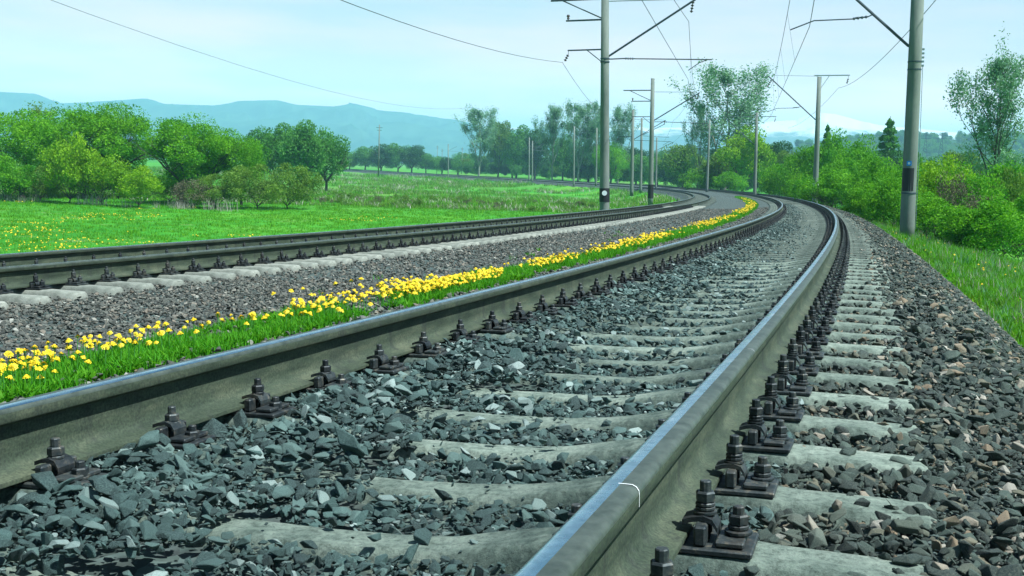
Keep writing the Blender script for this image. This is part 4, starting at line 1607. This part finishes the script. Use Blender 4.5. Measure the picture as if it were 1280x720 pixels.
def mast(px_base, d, base_z, height, lean, rtop, rbot, side, label, far=False, arms=True, marks=None, towards=None):
    """concrete catenary mast; arms reach along +x (local), lean: sideways tilt in radians to the left of the view"""
    g = at(px_base, 230, d)
    o = link('catenary_mast', None)
    o.location = (g.x, g.y, base_z)
    s, L = SL([g.x], [g.y])
    t = float(np.interp(s[0], S_, TH_))
    ang = t if side > 0 else t + pi          # local x points to the track the mast serves
    o.rotation_euler = (Matrix.Rotation(lean, 3, Vector((-fwd.x, -fwd.y, 0)).normalized()) @ Matrix.Rotation(ang, 3, 'Z')).to_euler()
    tag(o, label, 'mast', 'catenary masts along the line')
    mb_ = MB()
    mb_.tube([(0, 0, -.6), (0, 0, 0), (0, 0, height * .5), (0, 0, height)], [rbot, rbot, (rbot + rtop) / 2, rtop], 20 if not far else 10)
    mb_.build('pole', M_POLE, o, True)
    return o

def band(o, z, r, h, m, name='clamp_band'):
    mb_ = MB()
    mb_.lathe((0, 0, z), [(r, 0), (r + .012, .004), (r + .012, h - .004), (r, h)], 20)
    return mb_.build(name, m, o)

def left_arms(o, zb, k=1.0, full=True):
    """arms of the meadow-side masts, heights above world zero minus base zb"""
    Z = lambda z: z - zb
    m_ = MB()
    m_.tube([(.12, 0, Z(5.55)), (4.0, 0, Z(7.92))], .045, 8)
    m_.build('cantilever', M_ARM, o)
    m_ = MB()
    m_.tube([(.12, 0, Z(8.0)), (3.75, 0, Z(7.95))], .022, 6)
    m_.build('tie_rod', M_ARMG, o)
    m_ = MB()
    m_.tube([(.12, 0, Z(5.45)), (.9, 0, Z(5.46))], .028, 6)
    m_.tube([(1.25, 0, Z(5.44)), (4.75, 0, Z(5.30))], .026, 6)
    insulator(m_, (.9, 0, Z(5.46)), (1.3, 0, Z(5.44)), 4, .06)
    m_.tube([(4.55, 0, Z(5.30)), (4.2, 0, Z(5.18)), (3.72, 0, Z(4.86))], .018, 6)
    m_.build('registration_arm', M_ARM, o)
    m_ = MB()
    insulator(m_, (3.9, 0, Z(7.85)), (3.82, 0, Z(7.35)), 4, .075)
    m_.build('insulator', M_INS, o)
    if full:
        m_ = MB()
        m_.box((-1.25, .12, Z(8.14)), (1.25, .04, .04))
        m_.tube([(-1.95, .12, Z(8.12)), (-.1, .12, Z(7.25))], .028, 6)
        m_.box((-.95, .12, Z(7.22)), (.85, .035, .035))
        m_.build('cross_arm', M_ARM, o)
        m_ = MB()
        m_.lathe((-1.7, .12, Z(7.27)), [(.03, 0), (.07, .05), (.04, .10), (.08, .15), (.05, .22)], 8)
        m_.build('insulator', M_INS, o)
    m_ = MB()
    m_.box((-.9, .1, Z(5.9)), (.82, .03, .03))
    m_.tube([(-.85, .1, Z(5.9)), (-.1, .1, Z(5.3))], .022, 6)
    m_.build('cross_arm', M_ARM, o)
    m_ = MB()
    m_.tube([(-1.68, .1, Z(5.9)), (-1.7, .1, Z(5.72))], .012, 5)
    insulator(m_, (-1.7, .1, Z(5.72)), (-1.86, .1, Z(5.42)), 3, .08)
    m_.build('insulator', M_INS, o)

def right_arms(o, zb, full=True):
    Z = lambda z: z - zb
    m_ = MB()
    m_.tube([(.12, 0, Z(5.0)), (.22, 0, Z(5.02)), (3.95, 0, Z(8.45))], .045, 8)
    m_.build('cantilever', M_ARM, o)
    m_ = MB()
    m_.tube([(1.35, 0, Z(6.05)), (1.5, 0, Z(5.98)), (1.9, 0, Z(5.96))], .02, 6)
    insulator(m_, (1.5, 0, Z(5.98)), (2.0, 0, Z(5.92)), 4, .05)
    m_.tube([(2.0, 0, Z(5.92)), (3.2, 0, Z(5.90)), (3.95, 0, Z(5.62))], .022, 6)
    m_.build('registration_arm', M_ARM, o)
    m_ = MB()
    insulator(m_, (3.7, 0, Z(8.15)), (4.0, 0, Z(7.6)), 4, .08)
    m_.build('insulator', M_INS, o)
    if full:
        m_ = MB()
        m_.box((-.95, .1, Z(8.45)), (1.35, .04, .04))
        m_.tube([(-.75, .1, Z(8.43)), (-.15, .1, Z(7.5))], .022, 6)
        m_.build('cross_arm', M_ARMG, o)
        m_ = MB()
        m_.tube([(-2.2, .1, Z(8.43)), (-2.2, .1, Z(8.2))], .012, 5)
        insulator(m_, (-2.2, .1, Z(8.2)), (-2.1, .1, Z(7.8)), 3, .08)
        m_.build('insulator', M_INS, o)
        m_ = MB()
        m_.tube([(.1, .1, Z(8.4)), (3.6, .1, Z(8.5))], .016, 5)
        m_.build('tie_rod', M_ARMG, o)

LEAN = .030
MASTS = {}
def zbase(px, y, d):
    return at(px, y, d).z
# right-hand masts (outside of the bend)
b = zbase(1138, 283, 36)
o = mast(1138, 36, b, 9.9, LEAN, .19, .235, -1, 'thick concrete mast with blue plate standing in the verge at the right')
right_arms(o, b + .15, full=False)
MASTS['R1'] = o
vd0 = (o.matrix_basis.to_3x3().inverted() @ Vector((CX - o.location.x - 24, -o.location.y, 0))).normalized()
LW = atan2(vd0.y, vd0.x) - 2 * pi * 4.5 / 24
m_ = MB()
for k in range(9):
    w0, w1 = 2 * pi * k / 24 + LW, 2 * pi * (k + 1) / 24 + LW
    m_.add([(.231 * cos(w0), .231 * sin(w0), 1.15), (.231 * cos(w1), .231 * sin(w1), 1.15), (.229 * cos(w1), .229 * sin(w1), 1.9), (.229 * cos(w0), .229 * sin(w0), 1.9)], [(0, 1, 2, 3)])
q = m_.build('black_patch', M_BLACK, o)
band(o, 1.06, .231, .05, M_ARM)
band(o, 5.3, .209, .05, M_ARM)
band(o, 5.05, .209, .05, M_ARM)
m_ = MB()
vdir = (o.matrix_basis.to_3x3().inverted() @ Vector((CX - o.location.x - 4.5, -o.location.y, 0))).normalized()
m_.lathe(Vector((0, 0, 2.05)) + vdir * .225, [(.105, 0), (.105, .02)], 4, 0, vdir)
m_.build('number_plate', M_BLUE, o)
m_ = MB()
m_.lathe(Vector((0, 0, 2.05)) + vdir * .246, [(.04, 0), (.04, .003)], 10, 0, vdir)
m_.build('number_disc', M_WHITE, o)
m_ = MB()
for k in range(5):
    m_.box((-.24, .0, 5.2 + k * .13), (.045, .03, .035), bev=.008)
m_.tube([(-.26, 0, -.1), (-.27, 0, 3.), (-.25, 0, 5.2)], .01, 5)
m_.build('earthing_cable', M_ARMG, o)
b = zbase(1020, 250, 88)
o = mast(1020, 88, b, at(1020, 97, 88).z - b, LEAN, .16, .23, -1, 'second mast on the right, cross arm pointing right at its top')
right_arms(o, b - .05)
m_ = MB()
m_.lathe((0, 0, .6), [(.229, 0), (.229, .4)], 14)
m_.build('black_band', M_BLACK, o)
band(o, 1.15, .226, .16, M_WHITE, 'white_band')
b = zbase(944, 241, 135)
o = mast(944, 135, b, at(944, 141, 135).z - b, LEAN, .16, .22, -1, 'third mast on the right, in front of the yellow-green willow', True)
right_arms(o, b + .9)
b = zbase(884, 236, 185)
o = mast(884, 185, b, at(884, 150, 185).z - b, LEAN * .5, .16, .23, -1, 'pale mast in front of the olive tree and the great poplar', True)
right_arms(o, b + 1.1)
# meadow-side masts (inside of the bend)
b = zbase(757, 262, 50)
o = mast(757, 50, b, 10.4, LEAN * 1.4, .165, .225, 1, 'thick concrete mast with a white disc, beside the farther track')
left_arms(o, b)
MASTS['L1'] = o
band(o, .35, .226, .62, M_BLACK, 'black_band')
band(o, 5.55 - b - .1, .195, .06, M_ARM)
band(o, 5.45 - b - .15, .197, .06, M_ARM)
vdir = (o.matrix_basis.to_3x3().inverted() @ Vector((CX - o.location.x, -o.location.y, 0))).normalized()
m_ = MB()
m_.lathe(Vector((0, 0, 262 * 0 + .75)) + vdir * .235, [(.115, 0), (.115, .02)], 16, 0, vdir)
m_.build('white_disc', M_WHITE, o)
b = zbase(814, 248, 95)
o = mast(814, 95, b, at(812, 99, 95).z - b, LEAN, .16, .23, 1, 'second mast on the meadow side with a black foot')
left_arms(o, b + .75)
band(o, 0, .232, 1.2, M_BLACK, 'black_band')
LM = [(790, 239, 136, 784, 138, True, 'leaning mast left of the second one, its cross arm at the very top'),
      (801, 236, 170, 798, 148, False, 'dark narrow mast between the two nearer thin masts'),
      (820, 233, 230, 819, 172, False, 'short pale mast right of the second meadow-side mast'),
      (717, 229, 262, 716, 158, False, 'thin mast in front of the mistletoe poplars'),
      (745, 229, 255, 744, 160, False, 'thin mast almost hidden behind the thick one'),
      (665, 225, 325, 665, 176, False, 'right one of the paired thin pale masts far down the line'),
      (661, 224, 335, 660, 172, False, 'left one of the paired thin pale masts far down the line'),
      (560, 221, 420, 560, 180, False, 'thin dark mast beside the end of the far bend')]
for (px, by, d, tx, ty, arms, lb) in LM:
    b = zbase(px, by, d)
    o = mast(px, d, b, at(px, ty, d).z - b, LEAN, .16, .23, 1, lb, True)
    if arms:
        left_arms(o, b + 1.3, full=False)
    else:
        m_ = MB()
        hh = at(px, ty, d).z - b
        m_.tube([(.1, 0, hh - 2.6), (3.5, 0, hh - .9)], .05, 5)
        m_.tube([(.1, 0, hh - 2.7), (4.2, 0, hh - 2.9)], .03, 5)
        m_.build('cantilever', M_ARM, o)

# telegraph poles out in the meadow
def wood_pole(px, by, ty, d, label):
    b = at(px, by, d)
    o = link('telegraph_pole', None)
    o.location = b
    tag(o, label, 'pole')
    h = at(px, ty, d).z - b.z
    m_ = MB()
    m_.tube([(0, 0, -.5), (0, 0, h)], [.17, .12], 8)
    m_.build('pole', M_POLE, o, True)
    m_ = MB()
    m_.box((0, 0, h - .7), (.8, .05, .05))
    m_.box((0, 0, h - 1.3), (.6, .05, .05))
    m_.build('cross_arm', M_ARM, o)
wood_pole(473, 217, 156, 260, 'tall telegraph pole standing out in the meadow before the mountains')
for k, (px, ty) in enumerate(((546, 182), (552, 186), (577, 184))):
    wood_pole(px, 216, ty, 560, ['leftmost of three tiny poles beside the far trees', 'middle of three tiny poles beside the far trees', 'rightmost tiny pole close to the lone poplar'][k])

# lattice pylons on the hill at the right
for (px, lb) in ((1156, 'left one of two tiny power pylons on the hill'), (1176, 'right one of two tiny power pylons on the hill')):
    p = at(px, 192, 1000)
    o = link('power_pylon', None)
    o.location = p
    tag(o, lb, 'pylon')
    h = at(px, 166, 1000).z - p.z
    m_ = MB()
    for sx in (-1, 1):
        for sy in (-1, 1):
            m_.tube([(sx * 2.2, sy * 2.2, -4), (sx * .7, sy * .7, h * .6), (0, 0, h)], .22, 4)
    for q in range(5):
        z0, z1 = h * q / 6, h * (q + 1) / 6
        w0, w1 = 2.2 * (1 - q / 7), 2.2 * (1 - (q + 1) / 7)
        for sy in (-1, 1):
            m_.tube([(-w0, sy * w0, z0), (w1, sy * w1, z1)], .14, 4)
            m_.tube([(w0, sy * w0, z0), (-w1, sy * w1, z1)], .14, 4)
    m_.build('tower', M_ARM, o)
    m_ = MB()
    m_.box((0, 0, h * .72), (4.5, .2, .2))
    m_.box((0, 0, h * .88), (3.2, .2, .2))
    m_.build('cross_arm', M_ARM, o)

def wire(name, pts, sag, r, label, cat='wire', group=None):
    m_ = MB()
    P_ = []
    for i in range(len(pts) - 1):
        a, b = Vector(pts[i]), Vector(pts[i + 1])
        sg = sag[i] if hasattr(sag, '__len__') else sag
        n = 14
        for k in range(n + (i == len(pts) - 2)):
            t = k / n
            p = a.lerp(b, t)
            p.z -= 4 * sg * t * (1 - t)
            P_.append(p)
    m_.tube(P_, r, 5)
    return tag(m_.build(name, M_WIRE, None, True), label, cat, group)

def tp(s, l, h, tr=0):
    X, Y, Z = pos(s, l, 0, tr)
    return Vector((float(X), float(Y), float(zt(s)) + h + (DZ2 if tr else 0)))
# catenary of the nearer track, carried by the right-hand masts
cw = [at(1075, -330, 10), at(1012, 33, 36), at(963, 146, 88), at(920, 178, 135), at(868, 196, 185)]
mw = [at(1060, -520, 12), at(998, -60, 36), at(964, 108, 88), at(915, 152, 135), at(866, 178, 185)]
c1 = wire('contact_wire', cw, .02, .011, 'lower overhead wire above the nearer track')
m1 = wire('messenger_wire', mw, [.3, .7, .5, .5], .012, 'upper sagging wire above the nearer track')
def droppers(a, b, sag, label, n=5):
    for i in range(1, len(a) - 1):
        for k in range(1, n):
            t = k / n
            p = Vector(a[i]).lerp(Vector(a[i + 1]), t)
            q = Vector(b[i]).lerp(Vector(b[i + 1]), t)
            q.z -= 4 * sag[i] * t * (1 - t)
            m_ = MB()
            m_.tube([p, q], .006, 4)
            tag(m_.build('dropper', M_WIRE), label[0], 'dropper', label[1])
droppers(cw[:3], mw[:3], [.3, .7], ('thin vertical dropper between the overhead wires of the nearer track', 'droppers of the nearer track'))
cw2 = [at(560, -420, 14), at(860, 99, 50), at(868, 152, 95), at(842, 178, 136), at(830, 192, 185)]
mw2 = [at(480, -640, 14), at(861, 27, 50), at(869, 112, 95), at(842, 150, 136), at(830, 176, 185)]
wire('contact_wire', cw2, .02, .010, 'lower overhead wire above the farther track')
wire('messenger_wire', mw2, [.3, .6, .4, .4], .012, 'upper sagging wire above the farther track')
droppers(cw2[:3], mw2[:3], [.3, .6], ('thin vertical dropper between the overhead wires of the farther track', 'droppers of the farther track'))
# feeders
wire('feeder_wire', [at(-60, -210, 14), at(703, 78, 50), at(774, 150, 95), at(770, 175, 136)], [.55, .7, .3], .010, 'feeder wire hanging from the left arm of the thick mast')
wire('feeder_wire', [at(-330, -150, 60), at(590, 134, 330)], [4.5], .022, 'long thin wire falling across the sky over the mountains')
wire('feeder_wire', [at(1290, -150, 22), at(1048, 110, 88), at(985, 160, 135)], [.9, .6], .013, 'feeder wire behind the thick right mast')
